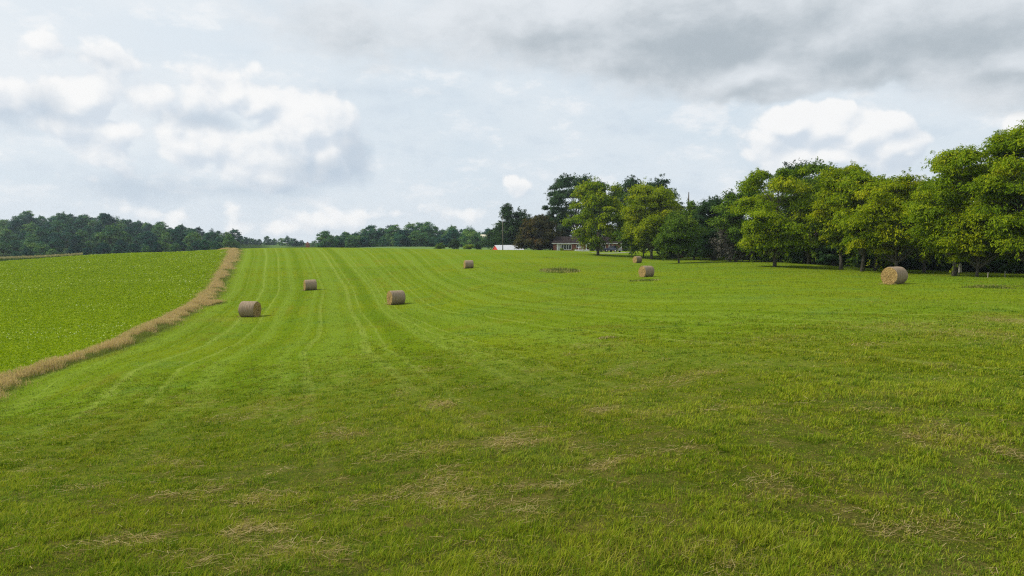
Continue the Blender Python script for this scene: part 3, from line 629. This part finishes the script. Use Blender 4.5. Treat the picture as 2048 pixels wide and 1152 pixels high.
c = mix(nt, ss(nt, nA, .35, .65), (.16, .095, .03), (.42, .285, .105)); c = mix(nt, ss(nt, nB, .45, .7), c, (.53, .385, .16)); c = mix(nt, ss(nt, nB, .42, .28), c, (.12, .075, .03))
out(nt, principled(nt, c, .9, .1, bump(nt, M(nt, 'ADD', nA, nB), .9, .06)))
def bale_meshes(R=.75, Ln=1.5, ph=0.0):
    ns, nl = 72, 22; s = MB(); ring = []
    for i in range(nl + 1):
        xx = -Ln / 2 + Ln * i / nl; e = min(i, nl - i) / 2.5; rr = R * (1 - .045 * max(0, 1 - e) ** 2) * (1 + .008 * math.sin(i * 1.7))
        for k in range(ns):
            t = 2 * PI * k / ns; q = rr * (1 + .022 * math.sin(2 * t + 1 + ph * 2 + i * .05) + .014 * math.sin(3 * t + ph + i * .11) + .007 * math.sin(9 * t + i * 1.3 + ph)); s.v.append((xx, q * math.sin(t), max(q * math.cos(t), -R * (.93 + .012 * math.sin(i * 1.1)))))
    for i in range(nl):
        for k in range(ns): k2 = (k + 1) % ns; s.f.append((i * ns + k, i * ns + k2, (i + 1) * ns + k2, (i + 1) * ns + k)); s.m.append(0)
    wrap = s.mesh('net_wrap', [m_wrap], True); ends = []
    for sg in (-1, 1):
        e = MB(); nr = 16; e.v.append((sg * Ln / 2 * 1.01, 0, 0))
        for i in range(1, nr + 1):
            for k in range(ns):
                t = 2 * PI * k / ns; q = R * .957 * i / nr * (1 + .022 * math.sin(2 * t + 1 + ph * 2) + .014 * math.sin(3 * t + ph)); xx = sg * (Ln / 2 * (1.012 if i < nr else 1.0) + .016 * random.uniform(-1, 1) * (i < nr))
                e.v.append((xx, q * math.sin(t), max(q * math.cos(t), -R * .955)))
        for k in range(ns):
            k2 = (k + 1) % ns; e.f.append((0, 1 + k, 1 + k2)[::sg]); e.m.append(0)
            for i in range(nr - 1): e.f.append((1 + i * ns + k, 1 + (i + 1) * ns + k, 1 + (i + 1) * ns + k2, 1 + i * ns + k2)[::sg]); e.m.append(0)
        ends.append(e.mesh('end_face', [m_end], True))
    n = 420; a = rng.uniform(0, 2 * PI, n); q = np.sqrt(rng.random(n)) * R * .95; sgn = rng.choice([-1., 1.], n)
    C = np.stack([sgn * (Ln / 2 + .02), q * np.sin(a), np.maximum(q * np.cos(a), -R * .9)], -1); fall = rng.random(n) < .5
    C[fall, 0] = sgn[fall] * (Ln / 2 + np.abs(rng.normal(0, .22, fall.sum()))); C[fall, 1] = rng.uniform(-.7, .7, fall.sum()); C[fall, 2] = -R * .955 + rng.uniform(.02, .16, fall.sum())
    vs = cards(C, rng.normal(size=(n, 3)) + np.stack([sgn, 0 * sgn, 0 * sgn], -1), rng.uniform(.12, .32, n), rng.uniform(.012, .024, n))
    loose = mesh_np('loose_straw', vs.reshape(-1, 3), np.arange(4 * n), np.full(n, 4), fattrs=dict(tint=rng.random(n)), mats=[mat_straw])
    return wrap, ends, loose
BALES = [bale_meshes(ph=p) for p in (0.0, 1.3, 2.9)]
for px, py, d, ang, sc, lb in [
    (497, 636, 66, 31, 1.02, 'bale nearest the tall dry grass strip, its dark end facing right'),
    (619, 580, 95, 169, 1.0, 'bale alone on the left slope, between the strip bale and the crest'),
    (791, 611, 73, 155, 1.0, 'bale standing low in the middle of the field, shadowed end facing left'),
    (937, 535.5, 123, 166, .98, 'small distant bale upslope in the middle, left of the weedy patch'),
    (1293.5, 555, 91, 139, 1.0, 'bale with sunlit left end just above a thin dark weed line'),
    (1275, 526.5, 146, 139, .96, 'farthest small bale near the trees with pale left end'),
    (1790.5, 569, 58, 121, 1.0, 'largest bale, in front of the right-hand tree row, straw end towards us')]:
    x, y, z = at(px, d); azr = math.atan2(x, y)
    o = empty('hay_bale', (x, y, z + .75 * .955 * sc - .04), 'round hay ' + lb, 'hay bale', 'round hay bales on the mown field', rz=-math.radians(ang) - azr + (0))
    o.scale = (sc, sc, sc)
    BW, BE, BL_ = BALES[int(px) % 3]
    link('net_wrap', BW, o); link('end_face', BE[0], o); link('end_face', BE[1], o); tag(link('loose_straw', BL_, o), kind='stuff')

# ------------------------------------------------------------------ barn, pole, house, far buildings
m_red = plain('red_boards', (.55, .035, .03), .6, .3, .15, 2); m_metal = plain('pale_metal_roof', (.62, .62, .64), .4, .5, .08, 1.5)
m_white = plain('white_paint', (.78, .78, .76), .55, .3, .06); m_glass = plain('dark_glass', (.02, .025, .03), .12, .5, .2)
m_roof = plain('brown_shingles', (.036, .029, .027), 1.0, .0, .3, 5, .4); m_dark = plain('dark_interior', (.03, .03, .03), .9, .1)
m_brick, nt = newmat('red_brick'); g = N(nt, 'ShaderNodeTexCoord', out=3); b = nt.nodes.new('ShaderNodeTexBrick')
sp = nt.nodes.new('ShaderNodeSeparateXYZ'); nt.links.new(g, sp.inputs[0]); cx_ = N(nt, 'ShaderNodeCombineXYZ', M(nt, 'ADD', sp.outputs[0], sp.outputs[1]), sp.outputs[2], 0.0); nt.links.new(cx_, b.inputs[0])
b.inputs[1].default_value = (.20, .055, .035, 1); b.inputs[2].default_value = (.27, .085, .05, 1); b.inputs[3].default_value = (.3, .26, .22, 1)
b.inputs['Scale'].default_value = 4.2; b.inputs['Mortar Size'].default_value = .015; out(nt, principled(nt, b.outputs[0], .85, .2))

def up(px, py, d): return float(ray(px, py)[1]) * d + CAMZ
d = 254; x, y, z = at(1016, d); zr = up(1016, 490.5, d); ze = up(1016, 499, d)
o = empty('red_barn', (x, y, ze), 'small red barn with pale metal roof showing over the field crest', 'barn', rz=math.radians(24))
w, L2, rise = 2.6, 5.0, zr - ze
mb = MB(); mb.box(-L2, L2, -w, w, -2.6, -.02); mb.add([(-L2,-w,-.02),(-L2,w,-.02),(-L2,0,rise-.05),(L2,-w,-.02),(L2,w,-.02),(L2,0,rise-.05)], [(0,2,1),(3,4,5),(0,3,5,2),(1,2,5,4)]); mb.obj('wall', m_red, o)
mb = MB()
for s in (-1, 1): mb.add([(-L2-.2,s*(w+.3),-.18),(L2+.2,s*(w+.3),-.18),(L2+.2,0,rise),(-L2-.2,0,rise),(-L2-.2,s*(w+.3),-.10),(L2+.2,s*(w+.3),-.10),(L2+.2,0,rise+.08),(-L2-.2,0,rise+.08)],[(0,1,2,3),(4,7,6,5),(0,4,5,1),(3,2,6,7),(0,3,7,4),(1,5,6,2)])
mb.obj('roof', m_metal, o)
x, y, z = at(1005.5, 236); hp = up(1005, 432, 236) - z
o = empty('utility_pole', (x, y, z), 'slim grey wooden pole standing in front of the pale barn roof', 'utility pole')
mb = MB(); mb.tube([(0,0,-.5),(0,0,hp*.5),(.04,0,hp)], [.17,.145,.11], 10); mb.obj('pole', plain('weathered_pole', (.16,.14,.12), .9, .1), o, smooth=True)
mb = MB(); mb.tube([(0,-.14,hp-.35),(0,-.3,hp-.25),(0,-.32,hp-.05)], [.03,.03,.05], 6); mb.obj('insulator', m_dark, o)

# brick house
d = 224; HX, HY, HZ = at(1175, d); HZ = up(1175, 501.5, d); k = d / F
hx = lambda px: (px - 1175) * k
o = empty('brick_house', (HX, HY, HZ), 'long low red brick house with brown roof behind the garden trees', 'house')
E = up(1175, 486.5, d) - HZ; RZ = up(1175, 475, d) - HZ + .35
mb = MB(); x0, xa, xb, x1 = hx(1107), hx(1173.5), hx(1187), hx(1241)
mb.box(x0, xa, 0, 8.5, -.8, E); mb.box(xa + .003, xb - .003, 2.2, 8.5, -.8, E); mb.box(xb, hx(1223), 0, 8.5, -.8, E); mb.box(hx(1223) + .003, x1, -1.6, 8.5, -.8, E); mb.obj('wall', m_brick, o)
mb = MB(); xr = hx(1236)
mb.add([(x0-.6,-.7,E+.02),(xr,-.7,E+.02),(xr,9.2,E+.02),(x0-.6,9.2,E+.02),(x0+1.2,4.25,RZ),(xr-2,4.25,RZ)], [(0,1,5,4),(2,3,4,5),(3,0,4),(1,2,5),(3,2,1,0)])
xl, xrr = hx(1221), x1 + .6
mb.add([(xl,-2.3,E+.03),(xrr,-2.3,E+.03),(xrr,9.3,E+.03),(xl,9.3,E+.03),((xl+xrr)/2-.4,1.6,RZ+.1),((xl+xrr)/2-.4,6,RZ+.1)], [(0,1,4),(1,2,5,4),(2,3,5),(3,0,4,5),(3,2,1,0)])
rf = mb.obj('roof', m_roof, o)
mb = MB(); mb.box(hx(1196), hx(1199), 4.6, 5.3, RZ - .6, RZ + .7); mb.obj('chimney', m_brick, rf)
mb = MB(); mb.box(x0 - .6, xl - .01, -.78, -.70, E - .17, E + .0); mb.box(xl, xrr, -2.38, -2.30, E - .2, E + .01); mb.obj('fascia', m_white, o)
def window(a, b, z0, z1, panes, y=0.0, nm='window'):
    f = MB(); X0, X1 = hx(a), hx(b); t = .14; n = panes
    f.box(X0, X1, y - .09, y - .004, z0, z0 + t); f.box(X0, X1, y - .09, y - .004, z1 - t, z1)
    for i in range(n + 1): xc = X0 + (X1 - X0 - t) * i / n; f.box(xc, xc + t, y - .087, y - .007, z0 + t, z1 - t)
    fo = f.obj(nm, m_white, o); p = MB(); p.box(X0 + t * .5, X1 - t * .5, y - .04, y - .01, z0 + t * .5, z1 - t * .5); p.obj('pane', m_glass, fo)
zb = lambda py: up(1175, py, d) - HZ
window(1122, 1143, .35, zb(488.8), 4); window(1153, 1160, .95, zb(489), 2); window(1205.5, 1211, .2, zb(489), 1)
mb = MB(); mb.box(hx(1115), hx(1121.5), -.06, -.003, .0, E - .32); mb.obj('siding_panel', plain('grey_siding', (.5,.5,.5), .7), o)
for pxc, yy in ((1114.6,-.12),(1172.3,-.14),(1203,-.14),(1218,-.14),(1240.4,-1.74)):
    mb = MB(); c_ = hx(pxc); mb.box(c_ - .17, c_ + .17, yy - .17, yy + .1, -.3, E - .3); mb.obj('column', m_white, o)
mb = MB(); mb.box(hx(1189), hx(1192), -.06, -.004, 0, 2.05); dr = mb.obj('door', m_white, o); mb = MB(); mb.tube([(hx(1191.4),-.07,1),(hx(1191.4),-.14,1)], [.04,.05], 6); mb.obj('handle', m_dark, dr)
zp = HZ + zb(499)
mb = MB(); mb.box(-2.3, 2.3, -1.0, 1.0, -.9, 0); mb.box(-2.0, 2.0, -1.4, -1.0, -.9, -.16)
tag(mb.obj('patio_step', plain('pale_concrete', (.6,.6,.58), .8), loc=(HX + hx(1162), HY - 4.5, zp)), 'pale concrete patio edge in front of the brick house', 'patio')
o = empty('garden_bench', (HX + hx(1159), HY - 4.4, zp), 'white garden bench on the patio below the small house window', 'bench')
mb = MB(); mb.box(-.75,.75,-.25,.25,.40,.45); mb.obj('seat', m_white, o); mb = MB(); mb.box(-.75,.75,.22,.27,.68,.88); mb.box(-.75,-.67,.22,.27,.452,.68); mb.box(.67,.75,.22,.27,.452,.68); mb.obj('backrest', m_white, o)
for sx in (-.7,.62):
    for sy in (-.25,.18): mb = MB(); mb.box(sx,sx+.08,sy,sy+.07,0,.398); mb.obj('leg', m_white, o)

# vehicles in the drive
m_rub = plain('tyre_rubber', (.02,.02,.02), .9, .2); m_rim = plain('wheel_rim', (.4,.4,.42), .35, .5, .05); m_lamp = plain('lamp_lens', (.5,.08,.06), .3, .5, .05)
m_navy = plain('dark_blue_paint', (.025,.032,.06), .25, .6, .08); m_silver = plain('silver_trim', (.45,.46,.5), .3, .6, .05); m_black = plain('black_paint', (.018,.018,.02), .25, .6, .05)
def wheels(o, xs, half, R_):
    for xx in xs:
        for s in (-1, 1):
            mb = MB(); mb.tube([(xx, s*(half-.22), R_), (xx, s*half, R_)], [R_, R_], 16); t = mb.obj('wheel', m_rub, o)
            mb = MB(); mb.tube([(xx, s*(half-.02), R_), (xx, s*(half+.015), R_)], [R_*.6, R_*.55], 12); mb.obj('rim', m_rim, t)
def bevel(ob, w=.05):
    m = ob.modifiers.new('bevel', 'BEVEL'); m.width = w; m.segments = 2; m.limit_method = 'ANGLE'
x, y, z = at(1226.5, 207)
o = empty('pickup_truck', (x, y, z), 'dark blue pickup truck parked at the right end of the brick house', 'pickup truck', rz=math.radians(128))
mb = MB(); mb.prism([(-2.7,.5),(2.6,.5),(2.7,.75),(2.65,1.05),(1.3,1.18),(.6,1.22),(-2.7,1.22)], -.95, .95); bd = mb.obj('body', m_navy, o); bevel(bd)
mb = MB(); mb.prism([(-.95,1.225),(1.25,1.225),(.55,1.82),(-.75,1.84)], -.82, .82); cb = mb.obj('cab', m_navy, o); bevel(cb)
mb = MB(); mb.prism([(-.62,1.34),(.85,1.34),(.45,1.72),(-.6,1.74)], -.832, .832); mb.obj('side_window', m_glass, cb)
mb = MB(); mb.add([(1.19,-.72,1.3),(1.19,.72,1.3),(.63,.68,1.78),(.63,-.68,1.78)],[(0,1,2,3)]); mb.obj('windscreen', m_glass, cb)
mb = MB(); mb.box(-.97,-.90,-.7,.7,1.36,1.72); mb.obj('rear_window', m_glass, cb)
mb = MB(); mb.box(-2.78,-2.70,-.95,.95,.45,.66); mb.box(2.68,2.78,-.95,.95,.45,.68); mb.obj('bumper', m_silver, o)
mb = MB(); mb.box(-2.72,-2.703,-.75,.75,.72,1.16); mb.obj('tailgate', m_silver, o)
for s in (-1,1): mb = MB(); mb.box(-2.73,-2.70,s*.86-.07,s*.86+.07,.78,1.12); mb.obj('tail_light', m_lamp, o)
wheels(o, (-1.75, 1.75), .97, .38)
x, y, z = at(1202.5, 209)
o = empty('parked_car', (x, y, z), 'black car parked behind the trunk of the tree before the house', 'car', rz=math.radians(60))
mb = MB(); mb.prism([(-2.2,.35),(2.2,.35),(2.25,.7),(1.2,.9),(-2.15,.95)], -.86, .86); bd = mb.obj('body', m_black, o); bevel(bd)
mb = MB(); mb.prism([(-1.6,.955),(1.1,.905),(.35,1.42),(-1.0,1.44)], -.72, .72); cb = mb.obj('cabin', m_black, o); bevel(cb)
mb = MB(); mb.prism([(-1.2,1.02),(.75,1.0),(.28,1.36),(-.9,1.37)], -.73, .73); mb.obj('side_window', m_glass, cb)
wheels(o, (-1.35, 1.35), .88, .32)
# driveway
pth = [hit(1150,501.5), hit(1178,503.3), hit(1196,506.5), hit(1215,504.5)]; pth = [at(1148,214)[:2], at(1170,206)[:2], at(1192,192)[:2], at(1225,196)[:2], at(1262,205)[:2]]
mb = MB(); vs = []
for i in range(41):
    t = i / 40 * (len(pth) - 1); j = min(int(t), len(pth) - 2); f = t - j; cx, cy = (pth[j][q] * (1 - f) + pth[j + 1][q] * f for q in (0, 1))
    for s in (-1.3, 1.3): vs.append((cx, cy + s, float(terr(cx, cy + s)) + .035))
mb.add(vs, [(2*i, 2*i+2, 2*i+3, 2*i+1) for i in range(40)]); tag(mb.obj('driveway', plain('pale_gravel', (.42,.40,.35), .95, .1, .2, 2)), kind='structure')

# log pile between the trunks
x, y, z = at(1345, 170); mb = MB()
for row in range(4):
    for i in range(16 - row * 2): mb.tube([(-2.9 + i * .36 + row * .3, -.6 + random.uniform(-.1,.1), .15 + row * .3), (-2.9 + i * .36 + row * .3, .6, .15 + row * .3)], [.17 + random.uniform(-.03, .02)] * 2, 8)
tag(mb.obj('log_pile', plain('cut_logs', (.17,.085,.055), .9, .1, .35, 2), loc=(x, y, z)), 'reddish brown stack of cut logs in the shade right of the golden tree', 'log pile')

# far buildings
d = 330; x, y, z = at(615.5, d); zt = up(615, 483, d); zw = up(615, 488, d); hw = 3.2 * d / F
o = empty('brick_tower', (x, y, z), 'tiny reddish building with peaked roof rising beyond the field crest', 'building')
mb = MB(); mb.box(-hw, hw, -hw, hw, -.5, zw - z); mb.obj('wall', m_brick, o)
mb = MB(); hh = hw + .1; mb.add([(-hh,-hh,zw-z+.003),(hh,-hh,zw-z+.003),(hh,hh,zw-z+.003),(-hh,hh,zw-z+.003),(0,0,zt-z)], [(0,1,4),(1,2,4),(2,3,4),(3,0,4),(3,2,1,0)]); mb.obj('roof', plain('red_brown_tiles', (.17,.075,.06), .9), o)
d = 425; x, y, z = at(972, d); zt = up(972, 469, d); zw = up(972, 475, d)
o = empty('cream_building', (x, y, z), 'cream building half hidden by trees behind the red barn', 'building', rz=math.radians(15))
mb = MB(); mb.box(-3.2, 3.2, -2.5, 2.5, -.5, zw - z); mb.obj('wall', plain('cream_paint', (.72,.66,.45), .7, .2, .06), o)
mb = MB(); mb.add([(-3.5,-2.9,zw-z+.01),(3.5,-2.9,zw-z+.01),(3.5,2.9,zw-z+.01),(-3.5,2.9,zw-z+.01),(-3.3,0,zt-z),(3.3,0,zt-z)], [(0,1,5,4),(2,3,4,5),(3,0,4),(1,2,5),(3,2,1,0)]); mb.obj('roof', plain('cream_roof', (.70,.64,.48), .6, .2, .06), o)

# nest box and stakes by the tree row
x, y, z = at(1921.5, 75.5); o = empty('nest_box', (x, y, z), 'pale grey narrow box fixed on a dark post under the notched tree', 'nest box')
m_gw = plain('grey_weathered_wood', (.33,.29,.26), .9, .1, .25, 6)
mb = MB(); mb.tube([(0,.12,-.3),(0,.12,1.6)], [.05,.045], 8); mb.obj('post', m_dark, o)
mb = MB(); mb.prism([(-.14,.42),(.14,.42),(.15,1.15),(.05,1.42),(-.05,1.42),(-.15,1.15)], -.12, .05); bx_ = mb.obj('box', m_gw, o); bevel(bx_, .02)
mb = MB(); mb.tube([(0,-.118,1.05),(0,-.128,1.05)], [.035,.035], 10); mb.obj('entrance_hole', m_dark, bx_)
for px, h_, lb in ((1978, .55, 'short grey stake at the shaded field edge under the low spreading tree'), (2012, .62, 'short pale stake at the field edge near the right side of the photo')):
    x, y, z = at(px, 71.5); mb = MB(); mb.tube([(0,0,-.2),(.01,0,h_*.6),(.02,.01,h_)], [.045,.04,.03], 7); tag(mb.obj('stake', m_gw, loc=(x, y, z)), lb, 'stake')

# ------------------------------------------------------------------ sky, sun, air
SUN_EL, SUN_AZ = math.radians(44), math.radians(-82)       # azimuth from +Y towards +X
S = .10
w_ = bpy.data.worlds.new('World'); SC.world = w_; w_.use_nodes = True; w_.cycles.sampling_method = 'MANUAL'; w_.cycles.sample_map_resolution = 256; nt = w_.node_tree; nt.nodes.clear()
sky = nt.nodes.new('ShaderNodeTexSky'); sky.sky_type = 'NISHITA'; sky.sun_disc = False; sky.sun_elevation = SUN_EL; sky.sun_rotation = SUN_AZ
sky.air_density = 1.0; sky.dust_density = 1.5; sky.ozone_density = 1.0
dirv = N(nt, 'ShaderNodeTexCoord', out=0); sp = nt.nodes.new('ShaderNodeSeparateXYZ'); nt.links.new(dirv, sp.inputs[0])
az = M(nt, 'ARCTAN2', sp.outputs[0], sp.outputs[1]); el = M(nt, 'ARCSINE', sp.outputs[2])
P0 = N(nt, 'ShaderNodeCombineXYZ', M(nt, 'MULTIPLY', az, 1.4), M(nt, 'MULTIPLY', el, 1.4), 0.0)
def cp(px, py):
    X_, Z_ = ray(px, py); return (math.atan2(float(X_), 1) * 1.4, math.atan(float(Z_) / math.hypot(float(X_), 1)) * 1.4, 0)
def blobs(g, p, lst):
    best = None
    for px, py, rx, ry, a in lst:
        c = cp(px, py); v = V(g, 'MULTIPLY', V(g, 'SUBTRACT', p, c), (1000 / rx, 1000 / ry, 0)); ln = V(g, 'LENGTH', v, out=1)
        f = M(g, 'MULTIPLY', M(g, 'SUBTRACT', 1.0, ln), a); best = f if best is None else M(g, 'SMOOTH_MAX', best, f, .12)
    return M(g, 'MAXIMUM', best, -1.0)
def group(name, fn):
    g = bpy.data.node_groups.new(name, 'ShaderNodeTree'); g.interface.new_socket('p', in_out='INPUT', socket_type='NodeSocketVector'); g.interface.new_socket('d', in_out='OUTPUT', socket_type='NodeSocketFloat')
    gi = g.nodes.new('NodeGroupInput'); go = g.nodes.new('NodeGroupOutput'); g.links.new(fn(g, gi.outputs[0]), go.inputs[0]); return g
CUM = [(610,258,125,88,1.6),(665,300,75,80,1.4),(525,212,75,44,1.4),(560,330,140,56,1.1),(470,190,40,28,1.0),(430,290,120,56,.9),(360,285,70,46,.9),(240,268,60,30,1.1),(150,205,75,66,1.2),(140,245,90,42,.9),(330,190,130,50,.7),(50,190,80,56,.7),(60,110,160,40,.5),(300,130,160,34,.45),
       (1545,244,56,40,1.1),(1600,246,78,46,1.9),(1660,256,96,54,2.2),(1720,276,96,50,2.1),(1775,294,76,40,1.8),(1818,306,40,20,1.3),(1540,275,70,60,1.0),(1680,315,160,60,1.6),(1040,372,60,26,.2),(900,425,60,20,.3),(660,440,140,34,.6),(560,455,100,20,.4),(740,428,90,20,.4),(2040,255,44,26,.9),(200,330,110,34,.4),(330,430,120,26,.3)]
SHD = [(710,318,46,62,1.3),(640,345,110,34,1.0),(560,372,90,26,.7),(400,243,90,22,1.0),(95,215,50,40,.9),(20,230,70,40,.7),(300,375,170,36,.7),(1660,352,150,20,.15),(1080,12,50,20,.7),(480,385,160,26,.5),(180,110,60,12,.4),(760,180,160,16,.3),(1250,420,200,30,.3)]
def shd_fn(g, p):
    wv = noise(g, p, 7, 5, .6, out=1); p = V(g, 'ADD', p, V(g, 'MULTIPLY', V(g, 'SUBTRACT', wv, (.5, .5, .5)), (.07, .06, 0)))
    return M(g, 'ADD', blobs(g, p, SHD), M(g, 'MULTIPLY', M(g, 'SUBTRACT', noise(g, p, 12, 7, .6), .5), .9))
def vor(g, p, scale, detail=2.0):
    n = g.nodes.new('ShaderNodeTexVoronoi'); n.voronoi_dimensions = '2D'; n.feature = 'SMOOTH_F1'; g.links.new(p, n.inputs['Vector'])
    n.inputs['Scale'].default_value = scale; n.inputs['Detail'].default_value = detail; n.inputs['Roughness'].default_value = .55; n.inputs['Smoothness'].default_value = .35; return n.outputs['Distance']
def cum_fn(g, p):
    wv = noise(g, p, 9, 3, .6, out=1); p = V(g, 'ADD', p, V(g, 'MULTIPLY', V(g, 'SUBTRACT', wv, (.5, .5, .5)), (.035, .03, 0)))
    n1 = noise(g, V(g, 'MULTIPLY', p, (1, 1.25, 1)), 12, 6, .58)
    f = M(g, 'ADD', M(g, 'MULTIPLY', M(g, 'SUBTRACT', n1, .40), 1.4), M(g, 'MULTIPLY', M(g, 'SUBTRACT', .46, vor(g, p, 10.5, 2.4)), .62))
    return M(g, 'ADD', blobs(g, p, CUM), f)
gC = group('cumulus', cum_fn); gH = group('cloud_shade', shd_fn)
STR = [(1400,30,420,150,1.3),(1120,40,330,100,.9),(1250,105,260,55,.8),(1480,150,190,58,1.0),(1560,180,90,30,.7),(1850,50,330,115,1.2),(2000,115,220,55,.9),(1660,85,230,85,1.0),(1760,130,120,45,.8),(2400,40,400,150,1.2),(1250,-160,600,140,.9),(900,60,330,75,.5),(700,40,260,90,.45)]
def str_fn(g, p):
    wv = noise(g, p, 5, 4, .62, out=1); p = V(g, 'ADD', p, V(g, 'MULTIPLY', V(g, 'SUBTRACT', wv, (.5, .5, .5)), (.13, .075, 0)))
    n1 = noise(g, V(g, 'MULTIPLY', p, (1, 1.9, 1)), 6, 7, .60)
    return M(g, 'ADD', blobs(g, p, STR), M(g, 'MULTIPLY', M(g, 'SUBTRACT', n1, .5), .9))
gS = group('stratus', str_fn)
def gcall(g, v):
    n = nt.nodes.new('ShaderNodeGroup'); n.node_tree = g; nt.links.new(v, n.inputs[0]); return n.outputs[0]
def sc_(c): return tuple(q / S for q in c)
# thin veil over the blue
pv = V(nt, 'MULTIPLY', P0, (1.0, 2.0, 1)); nv = noise(nt, pv, 3.0, 7, .6); nv2 = noise(nt, V(nt, 'MULTIPLY', P0, (1.0, 2.2, 1)), 6.5, 8, .64)
base = mix(nt, .88, sky.outputs[0], sc_((.64, .76, .86)))
hole = ss(nt, M(nt, 'ADD', blobs(nt, P0, [(330,75,190,55,1.0),(120,20,120,50,.6),(560,10,60,30,.7)]), M(nt, 'MULTIPLY', M(nt, 'SUBTRACT', nv, .5), 1.6)), -.2, .6)
vl = M(nt, 'SUBTRACT', ss(nt, nv, .25, .60, .35, .95), M(nt, 'MULTIPLY', hole, .6), clamp=True); c = mix(nt, vl, base, sc_((.74, .81, .87)))
c = mix(nt, M(nt, 'MULTIPLY', ss(nt, nv2, .50, .68), .60), c, sc_((.62, .71, .80)))
c = mix(nt, M(nt, 'MULTIPLY', ss(nt, nv2, .49, .33), .70), c, sc_((.89, .91, .93)))
left = ss(nt, M(nt, 'ADD', az, M(nt, 'MULTIPLY', M(nt, 'SUBTRACT', nv, .5), .8)), -.12, -.55); c = mix(nt, M(nt, 'MULTIPLY', left, M(nt, 'MULTIPLY', ss(nt, el, .05, .16), .45)), c, sc_((.92, .94, .955)))
low = ss(nt, el, .10, .0); c = mix(nt, M(nt, 'MULTIPLY', low, .5), c, sc_((.76, .81, .86)))
# grey-blue undersides, then cumulus lit from the upper left
D0 = gcall(gC, P0); D2 = gcall(gC, V(nt, 'ADD', P0, (-.014, .019, 0)))
lit = M(nt, 'SUBTRACT', D0, D2)
lit = ss(nt, lit, -.62, .55); cc = mix(nt, lit, sc_((.64, .715, .80)), sc_((.98, .975, .965)))
c = mix(nt, M(nt, 'MULTIPLY', ss(nt, D0, -.04, .30), .86), c, cc)
c = mix(nt, M(nt, 'MULTIPLY', ss(nt, gcall(gH, P0), -.1, .85), .62), c, sc_((.47, .57, .68)))
# grey stratus sheet
E0 = gcall(gS, P0); E1 = gcall(gS, V(nt, 'ADD', P0, (-.03, .03, 0))); n5 = noise(nt, V(nt, 'MULTIPLY', P0, (1, 1.7, 1)), 5, 6, .6)
tone = M(nt, 'ADD', M(nt, 'ADD', M(nt, 'MULTIPLY', E0, .55), M(nt, 'MULTIPLY', M(nt, 'SUBTRACT', n5, .5), .85)), M(nt, 'MULTIPLY', M(nt, 'SUBTRACT', E1, E0), 1.1))
gcol = mix(nt, ss(nt, tone, -.15, .85), sc_((.78, .82, .86)), sc_((.43, .49, .54)))
c = mix(nt, M(nt, 'MULTIPLY', ss(nt, E0, -.05, .36), .95), c, gcol)
bg = nt.nodes.new('ShaderNodeBackground'); nt.links.new(c, bg.inputs[0]); bg.inputs[1].default_value = S
wo = nt.nodes.new('ShaderNodeOutputWorld'); nt.links.new(bg.outputs[0], wo.inputs[0])

ld = bpy.data.lights.new('sun', 'SUN'); ld.energy = 4.0; ld.angle = math.radians(2.0); ld.color = (1.0, .95, .86)
lo = bpy.data.objects.new('sun', ld); COL.objects.link(lo); lo.location = (-60, 5, 60)
from mathutils import Vector
sd = Vector((math.sin(SUN_AZ) * math.cos(SUN_EL), math.cos(SUN_AZ) * math.cos(SUN_EL), math.sin(SUN_EL))); lo.rotation_euler = (-sd).to_track_quat('-Z', 'Y').to_euler()

HAZE = 0.00013
if HAZE:
    m, nt = newmat('haze_air'); pv = nt.nodes.new('ShaderNodeVolumePrincipled'); pv.inputs['Color'].default_value = (.75, .87, 1.0, 1); pv.inputs['Density'].default_value = HAZE; pv.inputs['Anisotropy'].default_value = .2
    o_ = nt.nodes.new('ShaderNodeOutputMaterial'); nt.links.new(pv.outputs[0], o_.inputs['Volume'])
    mb = MB(); mb.box(-760, 760, -120, 900, float(TAB.min()) - 1.5, 42); ob = mb.obj('haze', m); tag(ob, kind='stuff')

SC.view_settings.view_transform = 'Standard'; SC.view_settings.look = 'None'; SC.view_settings.exposure = 0.0; SC.view_settings.gamma = 1.0
cy = SC.cycles if hasattr(SC, 'cycles') else None
if cy:
    cy.max_bounces = 6; cy.diffuse_bounces = 3; cy.glossy_bounces = 2; cy.transmission_bounces = 4; cy.transparent_max_bounces = 4; cy.volume_bounces = 0
    cy.use_denoising = False; cy.filter_width = 1.2; cy.sample_clamp_indirect = 4
